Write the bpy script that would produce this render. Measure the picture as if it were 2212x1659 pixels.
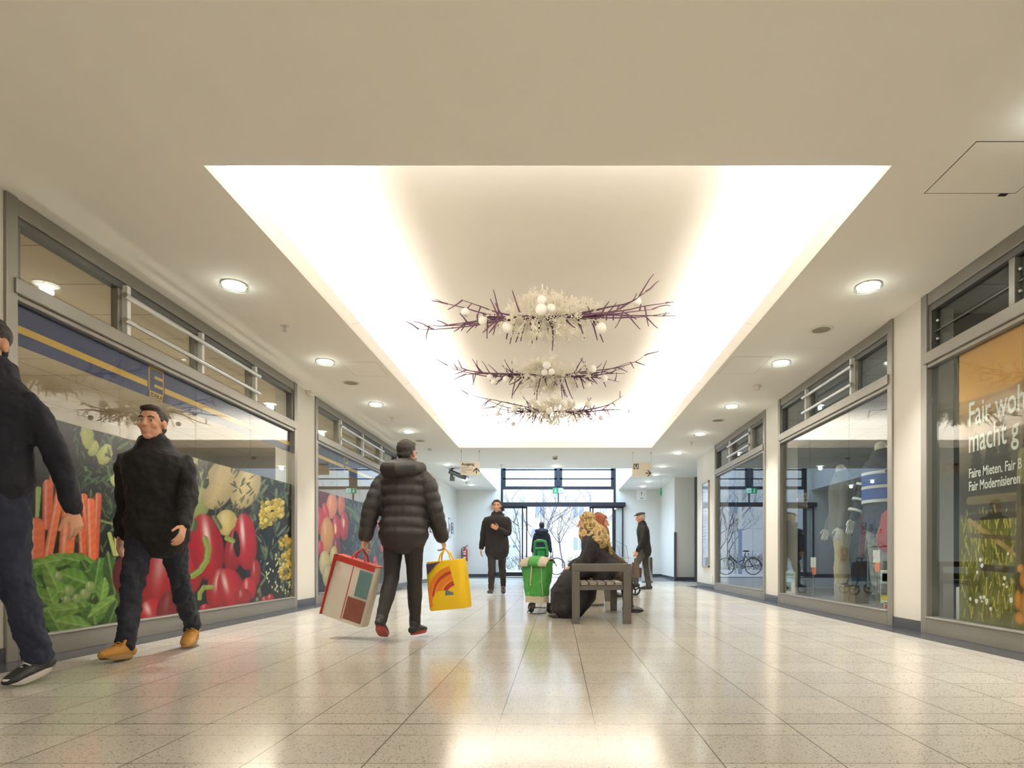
import bpy, bmesh, math, random
import numpy as np
from mathutils import Vector, Matrix, Euler, Quaternion
R_ = math.radians
for _o in list(bpy.data.objects):
    bpy.data.objects.remove(_o)
SC = bpy.context.scene
COL = SC.collection

# ---------------------------------------------------------------- camera
F_PX, VPX, VPY, CAMH = 1300.0, 1206.0, 1204.0, 0.68
cam_d = bpy.data.cameras.new('camera')
cam = bpy.data.objects.new('camera', cam_d)
COL.objects.link(cam)
cam.location = (0, 0, CAMH)
cam.rotation_euler = (R_(90), 0, 0)
cam_d.sensor_width = 36
cam_d.lens = 36 * F_PX / 2212
cam_d.shift_x = -(VPX - 1106) / 2212
cam_d.shift_y = (VPY - 829.5) / 2212
cam_d.clip_start = 0.05
cam_d.clip_end = 300
SC.camera = cam

# ---------------------------------------------------------------- world, big lights, exposure
world = bpy.data.worlds.new('overcast_sky')
SC.world = world
world.use_nodes = True
_wn = world.node_tree.nodes['Background']
_wn.inputs[0].default_value = (0.80, 0.90, 1.0, 1)
_wn.inputs[1].default_value = 2.6
vs = SC.view_settings
SC.display_settings.display_device = 'sRGB'
vs.view_transform = 'Standard'
vs.look = 'None'
vs.exposure = 0.0
vs.gamma = 1.0
vs.use_curve_mapping = False
SC.cycles.use_denoising = True
SC.cycles.adaptive_threshold = 0.02
SC.cycles.max_bounces = 10
SC.cycles.diffuse_bounces = 5
SC.cycles.glossy_bounces = 5
SC.cycles.transparent_max_bounces = 24
SC.cycles.sample_clamp_indirect = 6.0
SC.cycles.caustics_reflective = False
SC.cycles.caustics_refractive = False

CZ = 3.03                     # corridor ceiling
XL, XR = -3.55, 3.30          # shop front planes
RX0, RX1, RY0, RY1 = -2.127, 2.0, 3.61, 12.9      # ceiling recess
LIP, SOFF, POCK = 0.17, 0.66, 0.32

def area(name, loc, rot, sx, sy, e, col=(1, 1, 1), spread=180):
    d = bpy.data.lights.new(name, 'AREA')
    d.shape = 'RECTANGLE'
    d.size, d.size_y, d.energy, d.color = sx, sy, e, col
    d.spread = R_(spread)
    o = bpy.data.objects.new(name, d)
    COL.objects.link(o)
    o.location, o.rotation_euler = loc, rot
    return o

COVE = (1.0, 0.99, 0.97)
_cl = RY1 - RY0
_cw = RX1 - RX0
COVE_W = 47.0                  # watts per metre of cove tube
area('cove_tube_light', (RX0 - 0.12, (RY0 + RY1) / 2, CZ + 0.155), (R_(180), R_(-25), 0), 0.05, _cl, COVE_W * _cl, COVE)
area('cove_tube_light', (RX1 + 0.12, (RY0 + RY1) / 2, CZ + 0.155), (R_(180), R_(25), 0), 0.05, _cl, COVE_W * _cl, COVE)
area('cove_tube_light', ((RX0 + RX1) / 2, RY0 - 0.12, CZ + 0.155), (R_(195), 0, 0), _cw, 0.05, COVE_W * _cw, COVE)
area('cove_tube_light', ((RX0 + RX1) / 2, RY1 + 0.12, CZ + 0.155), (R_(165), 0, 0), _cw, 0.05, COVE_W * _cw, COVE)
# shop lamps, with added fill lights for the lobby, shop ceilings and rear hall
area('well_daylight_fill', (0, 18.4, 4.44), (0, 0, 0), 3.6, 4.4, 450, (0.50, 0.71, 1.0))  # added fill at the top of the well, brightens the lobby like daylight
area('shop_lamp', (-4.9, 7.5, 2.85), (0, 0, 0), 0.3, 6.0, 170, (1.0, 0.86, 0.68))
area('shop_ceiling_fill', (-4.7, 6.6, 1.3), (R_(180), R_(-20), 0), 0.3, 5.0, 34, (1.0, 0.88, 0.72))  # added fill hidden below the print edge, brightens the grocery ceiling
area('shop_ceiling_fill', (-4.7, 11.2, 1.3), (R_(180), R_(-20), 0), 0.3, 3.4, 22, (1.0, 0.88, 0.72))  # same added fill behind the fruit window
area('shop_ceiling_fill', (6.4, 8.0, 2.1), (R_(180), R_(-12), 0), 0.3, 4.0, 40, (0.95, 0.97, 1.0))  # added upward fill for the outfitter ceiling, no fixture
area('shop_lamp', (6.6, 9.0, 2.85), (0, 0, 0), 1.0, 5.0, 60, (0.85, 0.92, 1.0))
area('shop_lamp', (5.6, 3.6, 2.85), (0, 0, 0), 1.0, 2.5, 34, (1.0, 0.95, 0.88))
area('rear_hall_fill', (0, -3.0, 2.98), (0, 0, 0), 3.0, 3.0, 190, (1.0, 0.985, 0.95))  # added fill behind the camera, no fixture, stands in for unseen hall lights

# ---------------------------------------------------------------- pixel -> place
def at_y(px, py, y):
    return Vector(((px - VPX) * y / F_PX, y, CAMH - (py - VPY) * y / F_PX))
def on_floor(px, py):
    y = F_PX * CAMH / (py - VPY)
    return Vector(((px - VPX) * y / F_PX, y, 0))
def on_wall(px, py, x):
    y = F_PX * x / (px - VPX)
    return Vector((x, y, CAMH - (py - VPY) * y / F_PX))
def on_ceil(px, py, z=CZ):
    y = F_PX * (z - CAMH) / (VPY - py)
    return Vector(((px - VPX) * y / F_PX, y, z))

# ---------------------------------------------------------------- materials
def srgb(r, g, b):
    f = lambda c: (c / 255 / 12.92) if c / 255 <= 0.04045 else ((c / 255 + 0.055) / 1.055) ** 2.4
    return (f(r), f(g), f(b))
def mat(name, rgb, rough=0.5, metal=0.0, spec=0.5, var=0.06, scale=8.0, bump=0.0, bscale=60.0, coat=0.0, sheen=0.0, emit=None, es=0.0, lin=False):
    m = bpy.data.materials.new(name)
    m.use_nodes = True
    nt = m.node_tree
    b = nt.nodes['Principled BSDF']
    c = rgb if lin else srgb(*rgb)
    tc = nt.nodes.new('ShaderNodeTexCoord')
    nz = nt.nodes.new('ShaderNodeTexNoise')
    nz.inputs['Scale'].default_value = scale
    nz.inputs['Detail'].default_value = 4
    nt.links.new(tc.outputs['Object'], nz.inputs['Vector'])
    mx = nt.nodes.new('ShaderNodeMix')
    mx.data_type = 'RGBA'
    mx.inputs[6].default_value = (c[0] * (1 - var), c[1] * (1 - var), c[2] * (1 - var), 1)
    mx.inputs[7].default_value = (min(1, c[0] * (1 + var)), min(1, c[1] * (1 + var)), min(1, c[2] * (1 + var)), 1)
    nt.links.new(nz.outputs['Fac'], mx.inputs[0])
    nt.links.new(mx.outputs[2], b.inputs['Base Color'])
    b.inputs['Roughness'].default_value = rough
    b.inputs['Metallic'].default_value = metal
    b.inputs['Specular IOR Level'].default_value = spec
    b.inputs['Coat Weight'].default_value = coat
    b.inputs['Coat Roughness'].default_value = 0.05
    b.inputs['Sheen Weight'].default_value = sheen
    if bump:
        n2 = nt.nodes.new('ShaderNodeTexNoise')
        n2.inputs['Scale'].default_value = bscale
        n2.inputs['Detail'].default_value = 5
        nt.links.new(tc.outputs['Object'], n2.inputs['Vector'])
        bp = nt.nodes.new('ShaderNodeBump')
        bp.inputs['Strength'].default_value = bump
        bp.inputs['Distance'].default_value = 0.02
        nt.links.new(n2.outputs['Fac'], bp.inputs['Height'])
        nt.links.new(bp.outputs['Normal'], b.inputs['Normal'])
    if emit:
        b.inputs['Emission Color'].default_value = (*emit, 1)
        b.inputs['Emission Strength'].default_value = es
    return m

def glass_mat(name, tint=(0.93, 0.96, 0.95), f0=0.045, boost=1.0):
    m = bpy.data.materials.new(name)
    m.use_nodes = True
    nt = m.node_tree
    nt.nodes.clear()
    N = nt.nodes.new
    out = N('ShaderNodeOutputMaterial')
    mix = N('ShaderNodeMixShader')
    tr = N('ShaderNodeBsdfTransparent')
    tr.inputs[0].default_value = (*tint, 1)
    gl = N('ShaderNodeBsdfGlossy')
    gl.inputs['Roughness'].default_value = 0.0
    gl.inputs['Color'].default_value = (1, 1, 1, 1)
    geo = N('ShaderNodeNewGeometry')
    dot = N('ShaderNodeVectorMath'); dot.operation = 'DOT_PRODUCT'
    nt.links.new(geo.outputs['Normal'], dot.inputs[0])
    nt.links.new(geo.outputs['Incoming'], dot.inputs[1])
    def M(op, a, b):
        n = N('ShaderNodeMath'); n.operation = op; n.use_clamp = False
        for i, v in enumerate((a, b)):
            if v is None: continue
            if isinstance(v, (int, float)): n.inputs[i].default_value = v
            else: nt.links.new(v, n.inputs[i])
        return n.outputs[0]
    a = M('ABSOLUTE', dot.outputs['Value'], None)
    i = M('SUBTRACT', 1.0, a)
    p = M('POWER', i, 5.0)
    q = M('MULTIPLY', p, (1 - f0) * boost)
    r = M('ADD', q, f0)
    r = M('MINIMUM', r, 1.0)
    nt.links.new(r, mix.inputs[0])
    nt.links.new(tr.outputs[0], mix.inputs[1])
    nt.links.new(gl.outputs[0], mix.inputs[2])
    nt.links.new(mix.outputs[0], out.inputs[0])
    return m

def vcol_mat(name, rough=0.5, spec=0.3):
    m = bpy.data.materials.new(name)
    m.use_nodes = True
    nt = m.node_tree
    b = nt.nodes['Principled BSDF']
    a = nt.nodes.new('ShaderNodeVertexColor')
    a.layer_name = 'Col'
    nt.links.new(a.outputs[0], b.inputs['Base Color'])
    b.inputs['Roughness'].default_value = rough
    b.inputs['Specular IOR Level'].default_value = spec
    return m

# ---------------------------------------------------------------- mesh building
class MB:
    def __init__(s):
        s.v, s.f, s.mi = [], [], []
        s.m = 0
    def add(s, verts, faces):
        n = len(s.v)
        s.v += [tuple(p) for p in verts]
        s.f += [tuple(i + n for i in f) for f in faces]
        s.mi += [s.m] * len(faces)
        return s
    def box(s, x0, x1, y0, y1, z0, z1):
        x0, x1 = min(x0, x1), max(x0, x1); y0, y1 = min(y0, y1), max(y0, y1); z0, z1 = min(z0, z1), max(z0, z1)
        v = [(x0, y0, z0), (x1, y0, z0), (x1, y1, z0), (x0, y1, z0), (x0, y0, z1), (x1, y0, z1), (x1, y1, z1), (x0, y1, z1)]
        return s.add(v, [(3, 2, 1, 0), (4, 5, 6, 7), (0, 1, 5, 4), (1, 2, 6, 5), (2, 3, 7, 6), (3, 0, 4, 7)])
    def quad(s, a, b, c, d):
        return s.add([a, b, c, d], [(0, 1, 2, 3)])
    def poly(s, pts):
        return s.add(pts, [tuple(range(len(pts)))])
    def prism(s, pts, dvec):
        n = len(pts); d = Vector(dvec)
        a = [Vector(p) for p in pts]
        b = [p + d for p in a]
        fs = [tuple(range(n)), tuple(range(2 * n - 1, n - 1, -1))]
        fs += [(i, i + n, (i + 1) % n + n, (i + 1) % n) for i in range(n)]
        return s.add(a + b, fs)
    def ell(s, c, r, rot=None, nu=16, nv=10):
        c = Vector(c)
        if not hasattr(r, '__len__'): r = (r, r, r)
        v, f = [], []
        for j in range(1, nv):
            t = math.pi * j / nv
            for i in range(nu):
                p = 2 * math.pi * i / nu
                q = Vector((r[0] * math.sin(t) * math.cos(p), r[1] * math.sin(t) * math.sin(p), r[2] * math.cos(t)))
                v.append(c + (rot @ q if rot else q))
        top = Vector((0, 0, r[2])); bot = Vector((0, 0, -r[2]))
        v.append(c + (rot @ top if rot else top)); v.append(c + (rot @ bot if rot else bot))
        T, B = len(v) - 2, len(v) - 1
        for i in range(nu):
            f.append((T, i, (i + 1) % nu))
            f.append((B, (nv - 2) * nu + (i + 1) % nu, (nv - 2) * nu + i))
        for j in range(nv - 2):
            for i in range(nu):
                a, b = j * nu + i, j * nu + (i + 1) % nu
                f.append((a, a + nu, b + nu, b))
        return s.add(v, f)
    def loft(s, pts, rad, side=(1, 0, 0), n=12, cap='round', closed=False):
        pts = [Vector(p) for p in pts]
        if not hasattr(rad, '__len__'): rad = [rad] * len(pts)
        rad = [(r, r) if not hasattr(r, '__len__') else tuple(r) for r in rad]
        k = len(pts)
        P, RR, T = [], [], []
        tans = []
        for i in range(k):
            if closed: t = pts[(i + 1) % k] - pts[i - 1]
            else: t = pts[min(i + 1, k - 1)] - pts[max(i - 1, 0)]
            if t.length < 1e-9: t = Vector((0, 0, 1))
            tans.append(t.normalized())
        if cap == 'round' and not closed:
            r0 = min(rad[0]); r1 = min(rad[-1])
            for e, q in ((0.85, 0.5), (0.5, 0.85)):
                P.append(pts[0] - tans[0] * r0 * e); RR.append((rad[0][0] * q, rad[0][1] * q)); T.append(tans[0])
        for i in range(k):
            P.append(pts[i]); RR.append(rad[i]); T.append(tans[i])
        if cap == 'round' and not closed:
            for e, q in ((0.5, 0.85), (0.85, 0.5)):
                P.append(pts[-1] + tans[-1] * r1 * e); RR.append((rad[-1][0] * q, rad[-1][1] * q)); T.append(tans[-1])
        sd = Vector(side).normalized()
        if abs(sd.dot(T[0])) > 0.9:
            for alt in ((0, 1, 0), (0, 0, 1), (1, 0, 0)):
                if abs(Vector(alt).dot(T[0])) < 0.7:
                    sd = Vector(alt); break
        v, f = [], []
        for i, (p, r, t) in enumerate(zip(P, RR, T)):
            a = sd - t * sd.dot(t)
            if a.length < 1e-4:
                a = t.orthogonal()
            a.normalize()
            sd = a.copy()
            b = t.cross(a)
            for q in range(n):
                w = 2 * math.pi * q / n
                v.append(p + a * (r[0] * math.cos(w)) + b * (r[1] * math.sin(w)))
        m = len(P)
        for i in range(m if closed else m - 1):
            for q in range(n):
                a0, b0 = i * n + q, i * n + (q + 1) % n
                a1, b1 = ((i + 1) % m) * n + q, ((i + 1) % m) * n + (q + 1) % n
                f.append((a0, b0, b1, a1))
        if not closed:
            f.append(tuple(range(n - 1, -1, -1)))
            f.append(tuple(range((m - 1) * n, m * n)))
        return s.add(v, f)
    def tube(s, pts, r, n=8, closed=False):
        return s.loft(pts, r, side=(0.31, 0.17, 0.93), n=n, cap='flat', closed=closed)
    def cyl(s, a, b, r, n=24, r2=None):
        a, b = Vector(a), Vector(b)
        return s.loft([a, b], [(r, r), (r if r2 is None else r2,) * 2], side=(1, 0, 0) if abs((b - a).normalized().x) < 0.9 else (0, 1, 0), n=n, cap='flat')
    def lathe(s, c, prof, n=32, axis='z'):
        c = Vector(c); v, f = [], []
        for (r, h) in prof:
            for i in range(n):
                w = 2 * math.pi * i / n
                q = (r * math.cos(w), r * math.sin(w), h)
                if axis == 'y': q = (q[0], h, q[1])
                if axis == 'x': q = (h, q[0], q[1])
                v.append(c + Vector(q))
        for j in range(len(prof) - 1):
            for i in range(n):
                f.append((j * n + i, j * n + (i + 1) % n, (j + 1) * n + (i + 1) % n, (j + 1) * n + i))
        return s.add(v, f)
    def mesh(s, name):
        me = bpy.data.meshes.new(name)
        me.from_pydata([tuple(p) for p in s.v], [], s.f)
        me.polygons.foreach_set('material_index', s.mi)
        me.update()
        return me
    def build(s, name, m, parent=None, smooth=False, bevel=0.0, fix=True, angle=40):
        me = s.mesh(name)
        if fix:
            bm = bmesh.new(); bm.from_mesh(me)
            bmesh.ops.recalc_face_normals(bm, faces=bm.faces)
            bm.to_mesh(me); bm.free()
        for q in (m if isinstance(m, (list, tuple)) else [m]):
            me.materials.append(q)
        o = bpy.data.objects.new(name, me)
        COL.objects.link(o)
        if parent: o.parent = parent
        if bevel:
            bv = o.modifiers.new('b', 'BEVEL'); bv.width = bevel; bv.segments = 2; bv.limit_method = 'ANGLE'; bv.angle_limit = R_(50)
        if smooth:
            me.polygons.foreach_set('use_smooth', [True] * len(me.polygons))
            try:
                me.set_sharp_from_angle(angle=R_(angle))
            except Exception:
                pass
        return o

def organic(mb, name, m, parent=None, voxel=0.01, smooth=2, disp=0.0, dscale=0.1, sub=0, dtype='CLOUDS'):
    """one continuous skin over everything in mb"""
    o = mb.build(name, m, None, fix=True)
    r = o.modifiers.new('r', 'REMESH'); r.mode = 'VOXEL'; r.voxel_size = voxel; r.adaptivity = 0
    if smooth:
        sm = o.modifiers.new('s', 'SMOOTH'); sm.iterations = smooth; sm.factor = 0.5
    if disp:
        t = bpy.data.textures.new(name + '_folds', dtype)
        t.noise_scale = dscale
        d = o.modifiers.new('d', 'DISPLACE'); d.texture = t; d.strength = disp; d.mid_level = 0.5; d.texture_coords = 'LOCAL'
    bpy.context.view_layer.update()
    dg = bpy.context.evaluated_depsgraph_get()
    me = bpy.data.meshes.new_from_object(o.evaluated_get(dg), depsgraph=dg)
    o.modifiers.clear()
    old = o.data
    o.data = me
    bpy.data.meshes.remove(old)
    me.polygons.foreach_set('use_smooth', [True] * len(me.polygons))
    if parent: o.parent = parent
    return o

def tag(o, label, cat, group=None):
    o['label'] = label; o['category'] = cat
    if group: o['group'] = group
    return o
def struct(o):
    o['kind'] = 'structure'
    return o
def empty(name, loc=(0, 0, 0), rz=0):
    o = bpy.data.objects.new(name, None)
    o.empty_display_size = 0.1
    COL.objects.link(o)
    o.location = loc; o.rotation_euler = (0, 0, rz)
    return o
def thing(name, label, cat, loc=(0, 0, 0), rz=0, group=None):
    return tag(empty(name, loc, rz), label, cat, group)
def copy_tree(o, parent=None):
    c = o.copy(); COL.objects.link(c)
    if parent: c.parent = parent
    for ch in list(o.children): copy_tree(ch, c)
    return c
def text(s, size, m, name='lettering', parent=None, loc=(0, 0, 0), rot=(0, 0, 0), bold=0.0, depth=0.001, align='LEFT', sx=1.0):
    cu = bpy.data.curves.new(name, 'FONT')
    cu.body = s; cu.size = size; cu.offset = bold; cu.extrude = depth; cu.align_x = align
    cu.resolution_u = 3
    t = bpy.data.objects.new(name, cu)
    COL.objects.link(t)
    bpy.context.view_layer.update()
    dg = bpy.context.evaluated_depsgraph_get()
    me = bpy.data.meshes.new_from_object(t.evaluated_get(dg))
    bpy.data.objects.remove(t)
    if sx != 1.0:
        me.transform(Matrix.Diagonal((sx, 1, 1, 1)))
    me.materials.clear(); me.materials.append(m)
    o = bpy.data.objects.new(name, me); COL.objects.link(o)
    o.location = loc; o.rotation_euler = rot
    if parent: o.parent = parent
    return o

M = {}
M['plaster'] = mat('white_plaster', (222, 218, 209), 0.75, var=0.015, bump=0.03, bscale=220)
M['ceil'] = mat('ceiling_paint', (240, 236, 226), 0.8, var=0.012, scale=1.2)
M['recess'] = mat('recess_paint', (246, 242, 236), 0.8, var=0.01)
M['soffit'] = mat('soffit_paint', (232, 226, 216), 0.85, var=0.01)
M['frame'] = mat('grey_aluminium', (142, 138, 130), 0.38, metal=0.35, var=0.03)
M['frame_dark'] = mat('dark_grey_aluminium', (98, 97, 94), 0.42, metal=0.3, var=0.03)
M['alu'] = mat('bright_aluminium', (205, 203, 200), 0.28, metal=0.8, var=0.03)
M['granite'] = mat('dark_granite', (66, 68, 74), 0.25, var=0.35, scale=90)
M['glass'] = glass_mat('shop_glass', (0.9, 0.93, 0.92), 0.035, 0.8)
M['door_glass'] = glass_mat('door_glass', (0.95, 0.97, 0.98))
M['black'] = mat('black_plastic', (22, 22, 24), 0.45, var=0.1)
M['anthracite'] = mat('anthracite_metal', (44, 46, 52), 0.4, metal=0.4)
M['white'] = mat('white_paint', (238, 238, 234), 0.45, var=0.01)
M['steel'] = mat('brushed_steel', (190, 186, 178), 0.28, metal=1.0, var=0.12, scale=3)
# ================================================================ THE SETTING
# floor: speckled terrazzo tiles with joints
def terrazzo():
    m = bpy.data.materials.new('terrazzo_tiles')
    m.use_nodes = True
    nt = m.node_tree; N = nt.nodes.new; L = nt.links.new
    b = nt.nodes['Principled BSDF']
    tc = N('ShaderNodeTexCoord')
    sep = N('ShaderNodeSeparateXYZ'); L(tc.outputs['Object'], sep.inputs[0])
    def mth(op, a, c=None, d=None):
        n = N('ShaderNodeMath'); n.operation = op
        for i, v in enumerate((a, c, d)):
            if v is None: continue
            if isinstance(v, (int, float)): n.inputs[i].default_value = v
            else: L(v, n.inputs[i])
        return n.outputs[0]
    TX, TY, OX, OY = 0.393, 0.315, 0.149, 2.302
    ax = mth('DIVIDE', mth('SUBTRACT', sep.outputs[0], OX), TX)
    ay = mth('DIVIDE', mth('SUBTRACT', sep.outputs[1], OY), TY)
    dx = mth('MULTIPLY', mth('ABSOLUTE', mth('SUBTRACT', ax, mth('ROUND', ax))), TX)
    dy = mth('MULTIPLY', mth('ABSOLUTE', mth('SUBTRACT', ay, mth('ROUND', ay))), TY)
    jx = mth('LESS_THAN', dx, 0.0022)
    jy = mth('LESS_THAN', dy, 0.0020)
    ex = mth('LESS_THAN', mth('ABSOLUTE', mth('SUBTRACT', sep.outputs[1], 2.459)), 0.0042)
    j = mth('MAXIMUM', mth('MAXIMUM', jx, jy), ex)
    cid = N('ShaderNodeCombineXYZ'); L(mth('FLOOR', ax), cid.inputs[0]); L(mth('FLOOR', ay), cid.inputs[1])
    wn = N('ShaderNodeTexWhiteNoise'); L(cid.outputs[0], wn.inputs['Vector'])
    vo = N('ShaderNodeTexVoronoi'); vo.inputs['Scale'].default_value = 230
    L(tc.outputs['Object'], vo.inputs['Vector'])
    ns = N('ShaderNodeTexNoise'); ns.inputs['Scale'].default_value = 170; ns.inputs['Detail'].default_value = 3
    L(tc.outputs['Object'], ns.inputs['Vector'])
    big = N('ShaderNodeTexNoise'); big.inputs['Scale'].default_value = 1.1
    L(tc.outputs['Object'], big.inputs['Vector'])
    r1 = N('ShaderNodeValToRGB'); L(vo.outputs['Color'], r1.inputs[0])
    e = r1.color_ramp.elements
    e[0].position, e[0].color = 0.10, (*srgb(108, 102, 92), 1)
    e[1].position, e[1].color = 0.22, (*srgb(212, 205, 191), 1)
    k = e.new(0.75); k.color = (*srgb(221, 215, 203), 1)
    k = e.new(0.92); k.color = (*srgb(228, 222, 208), 1)
    mx = N('ShaderNodeMix'); mx.data_type = 'RGBA'; mx.blend_type = 'MULTIPLY'
    mx.inputs[0].default_value = 1
    L(r1.outputs[0], mx.inputs[6])
    cr = N('ShaderNodeMapRange'); L(mth('ADD', mth('MULTIPLY', wn.outputs['Value'], 0.5), mth('MULTIPLY', ns.outputs['Fac'], 0.5)), cr.inputs[0])
    cr.inputs[3].default_value = 0.82; cr.inputs[4].default_value = 1.02
    cc = N('ShaderNodeCombineColor'); 
    for i in range(3): L(cr.outputs[0], cc.inputs[i])
    L(cc.outputs[0], mx.inputs[7])
    mj = N('ShaderNodeMix'); mj.data_type = 'RGBA'
    L(j, mj.inputs[0]); L(mx.outputs[2], mj.inputs[6]); mj.inputs[7].default_value = (*srgb(104, 92, 74), 1)
    L(mj.outputs[2], b.inputs['Base Color'])
    rr = N('ShaderNodeMapRange'); L(big.outputs['Fac'], rr.inputs[0]); rr.inputs[3].default_value = 0.10; rr.inputs[4].default_value = 0.22
    L(rr.outputs[0], b.inputs['Roughness'])
    b.inputs['Specular IOR Level'].default_value = 0.34
    return m
M['terrazzo'] = terrazzo()
BACK_Y, FAR_Y = -5.5, 21.0
fl = MB()
fl.box(XL - 0.3, XR + 0.3, BACK_Y, FAR_Y + 0.2, -0.12, 0)
fl.box(XR + 0.3, 9.0, 14.3, FAR_Y + 0.2, -0.12, 0)
struct(fl.build('floor', M['terrazzo']))
# dark granite strips in the floor along the shop fronts and across the lobby
st = MB()
st.box(XL, XL + 0.28, BACK_Y, 13.4, 0.0002, 0.0025)
st.box(XR - 0.26, XR, BACK_Y, 14.3, 0.0002, 0.0025)
st.box(XL, -2.3, 19.3, 21.0, 0.0002, 0.0025)
st.box(-2.3, 2.3, 19.9, 21.0, 0.0002, 0.0025)
st.box(2.3, 3.45, 17.0, 21.0, 0.0002, 0.0025)
st.box(3.45, 7.0, 16.6, 17.65, 0.0002, 0.0025)
struct(st.build('trim_1', M['granite']))

# ceiling with its recess
T = 0.03
def crect(x0, x1, y0, y1, z=CZ):
    ce = MB(); ce.box(x0, x1, y0, y1, z, z + T); struct(ce.build('ceiling', M['ceil']))
SEAM = 14.8
WX0, WX1, WY0, WY1 = -2.14, 2.1, 15.9, 21.0      # light well before the entrance
crect(XL - 0.3, RX0, BACK_Y, SEAM - 0.004)
crect(RX1, XR + 0.3, BACK_Y, SEAM - 0.004)
crect(RX0, RX1, BACK_Y, RY0)
crect(RX0, RX1, RY1, SEAM - 0.004)
crect(XL - 0.3, WX0, SEAM + 0.004, FAR_Y)
crect(WX1, 9.0, SEAM + 0.004, FAR_Y)
crect(WX0, WX1, SEAM + 0.004, WY0)
crect(XL - 0.3, 9.0, SEAM - 0.02, SEAM + 0.02, CZ + 0.012)
crect(XR + 0.3, 9.0, 14.0, SEAM)
P = POCK; zt = CZ + SOFF
class RCX:
    def box(s, *a):
        q = MB(); q.box(*a); struct(q.build('ceiling', M['soffit']))
rc = RCX()
rc.box(RX0 - P - 0.03, RX1 + P + 0.03, RY0 - P - 0.03, RY1 + P + 0.03, zt, zt + 0.03)
rc.box(RX0 - P - 0.03, RX0 - P, RY0 - P, RY1 + P, CZ + T, zt)
rc.box(RX1 + P, RX1 + P + 0.03, RY0 - P, RY1 + P, CZ + T, zt)
rc.box(RX0 - P, RX1 + P, RY0 - P - 0.03, RY0 - P, CZ + T, zt)
rc.box(RX0 - P, RX1 + P, RY1 + P, RY1 + P + 0.03, CZ + T, zt)
class LPX:
    def box(s, *a):
        q = MB(); q.box(*a); struct(q.build('trim_4', M['recess']))
lp = LPX()
lp.box(RX0 - 0.025, RX0, RY0 - 0.025, RY1 + 0.025, CZ + T, CZ + LIP)
lp.box(RX1, RX1 + 0.025, RY0 - 0.025, RY1 + 0.025, CZ + T, CZ + LIP)
lp.box(RX0, RX1, RY0 - 0.025, RY0, CZ + T, CZ + LIP)
lp.box(RX0, RX1, RY1, RY1 + 0.025, CZ + T, CZ + LIP)
# light well of the lobby
class WLX:
    def box(s, *a):
        q = MB(); q.box(*a); struct(q.build('wall_well', M['plaster']))
wl = WLX(); WZ = 4.5
wl.box(WX0 - 0.15, WX0, WY0, WY1, CZ + T, WZ)
wl.box(WX1, WX1 + 0.15, WY0, WY1, CZ + T, WZ)
wl.box(WX0 - 0.15, WX1 + 0.15, WY0 - 0.15, WY0, CZ + T, WZ)
wl.box(WX0 - 0.15, WX1 + 0.15, WY0 - 0.15, WY1, WZ, WZ + 0.1)

# side walls: the white piers between the shop fronts
LA0, LA1, LB0, LB1 = 3.85, 8.15, 8.77, 13.26
RC0, RC1, RD0, RD1, RE0, RE1 = 1.6, 5.45, 5.92, 9.0, 9.57, 12.66
for a, c in ((BACK_Y, LA0), (LA1, LB0), (LB1, FAR_Y)):
    w = MB(); w.box(XL - 0.28, XL, a, c, 0, CZ); struct(w.build('wall_left', M['plaster']))
for a, c in ((BACK_Y, RC0), (RC1, RD0), (RD1, RE0), (RE1, 14.3)):
    w = MB(); w.box(XR, XR + 0.28, a, c, 0, CZ); struct(w.build('wall_right', M['plaster']))
w = MB(); w.box(XR + 0.28, 9.0, 14.05, 14.3, 0, CZ); struct(w.build('wall_right', M['plaster']))
bb = MB()
for a, c in ((BACK_Y, LA0), (LA1, LB0), (LB1, FAR_Y)):
    bb.box(XL, XL + 0.012, a, c, 0, 0.10)
struct(bb.build('baseboard_left', M['granite']))
bb = MB()
for a, c in ((BACK_Y, RC0), (RC1, RD0), (RD1, RE0), (RE1, 14.3)):
    bb.box(XR - 0.012, XR, a, c, 0, 0.10)
struct(bb.build('baseboard_right', M['granite']))
# end wall with the entrance opening, alcove on the right
GX0, GX1 = -2.0, 2.0
w = MB()
w.box(XL - 0.28, GX0, FAR_Y, FAR_Y + 0.25, 0, 4.6)
w.box(GX1, 3.75, FAR_Y, FAR_Y + 0.25, 0, 4.6)
w.box(GX0, GX1, FAR_Y, FAR_Y + 0.25, 4.35, 4.6)
struct(w.build('wall_far', M['plaster']))
w = MB()
w.add([(3.55, 21.0, 0), (3.42, 17.7, 0), (9.0, 17.7, 0), (9.0, 21.0, 0), (3.55, 21.0, CZ), (3.42, 17.7, CZ), (9.0, 17.7, CZ), (9.0, 21.0, CZ)],
      [(0, 1, 5, 4), (1, 2, 6, 5), (2, 3, 7, 6), (3, 0, 4, 7), (0, 1, 2, 3), (4, 5, 6, 7)])
struct(w.build('wall_alcove', M['plaster']))
w = MB(); w.box(9.0, 9.2, 14.0, 21.2, 0, CZ); struct(w.build('wall_passage', M['plaster']))
w = MB(); w.box(XL - 0.3, XR + 0.3, BACK_Y - 0.2, BACK_Y, 0, CZ); struct(w.build('wall_behind', M['plaster']))
bb = MB()
bb.box(XL + 0.012, GX0 - 0.3, FAR_Y - 0.015, FAR_Y, 0, 0.10)
bb.box(GX1 + 0.05, 3.54, FAR_Y - 0.015, FAR_Y, 0, 0.10)
bb.add([(3.535, 21.0, 0), (3.405, 17.685, 0), (3.42, 17.69, 0), (3.55, 21, 0), (3.535, 21.0, .1), (3.405, 17.685, .1), (3.42, 17.69, .1), (3.55, 21, .1)],
       [(0, 1, 5, 4), (4, 5, 6, 7), (1, 2, 6, 5)])
bb.box(3.405, 9.0, 17.685, 17.7, 0, 0.10)
struct(bb.build('baseboard_far', M['granite']))
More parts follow.
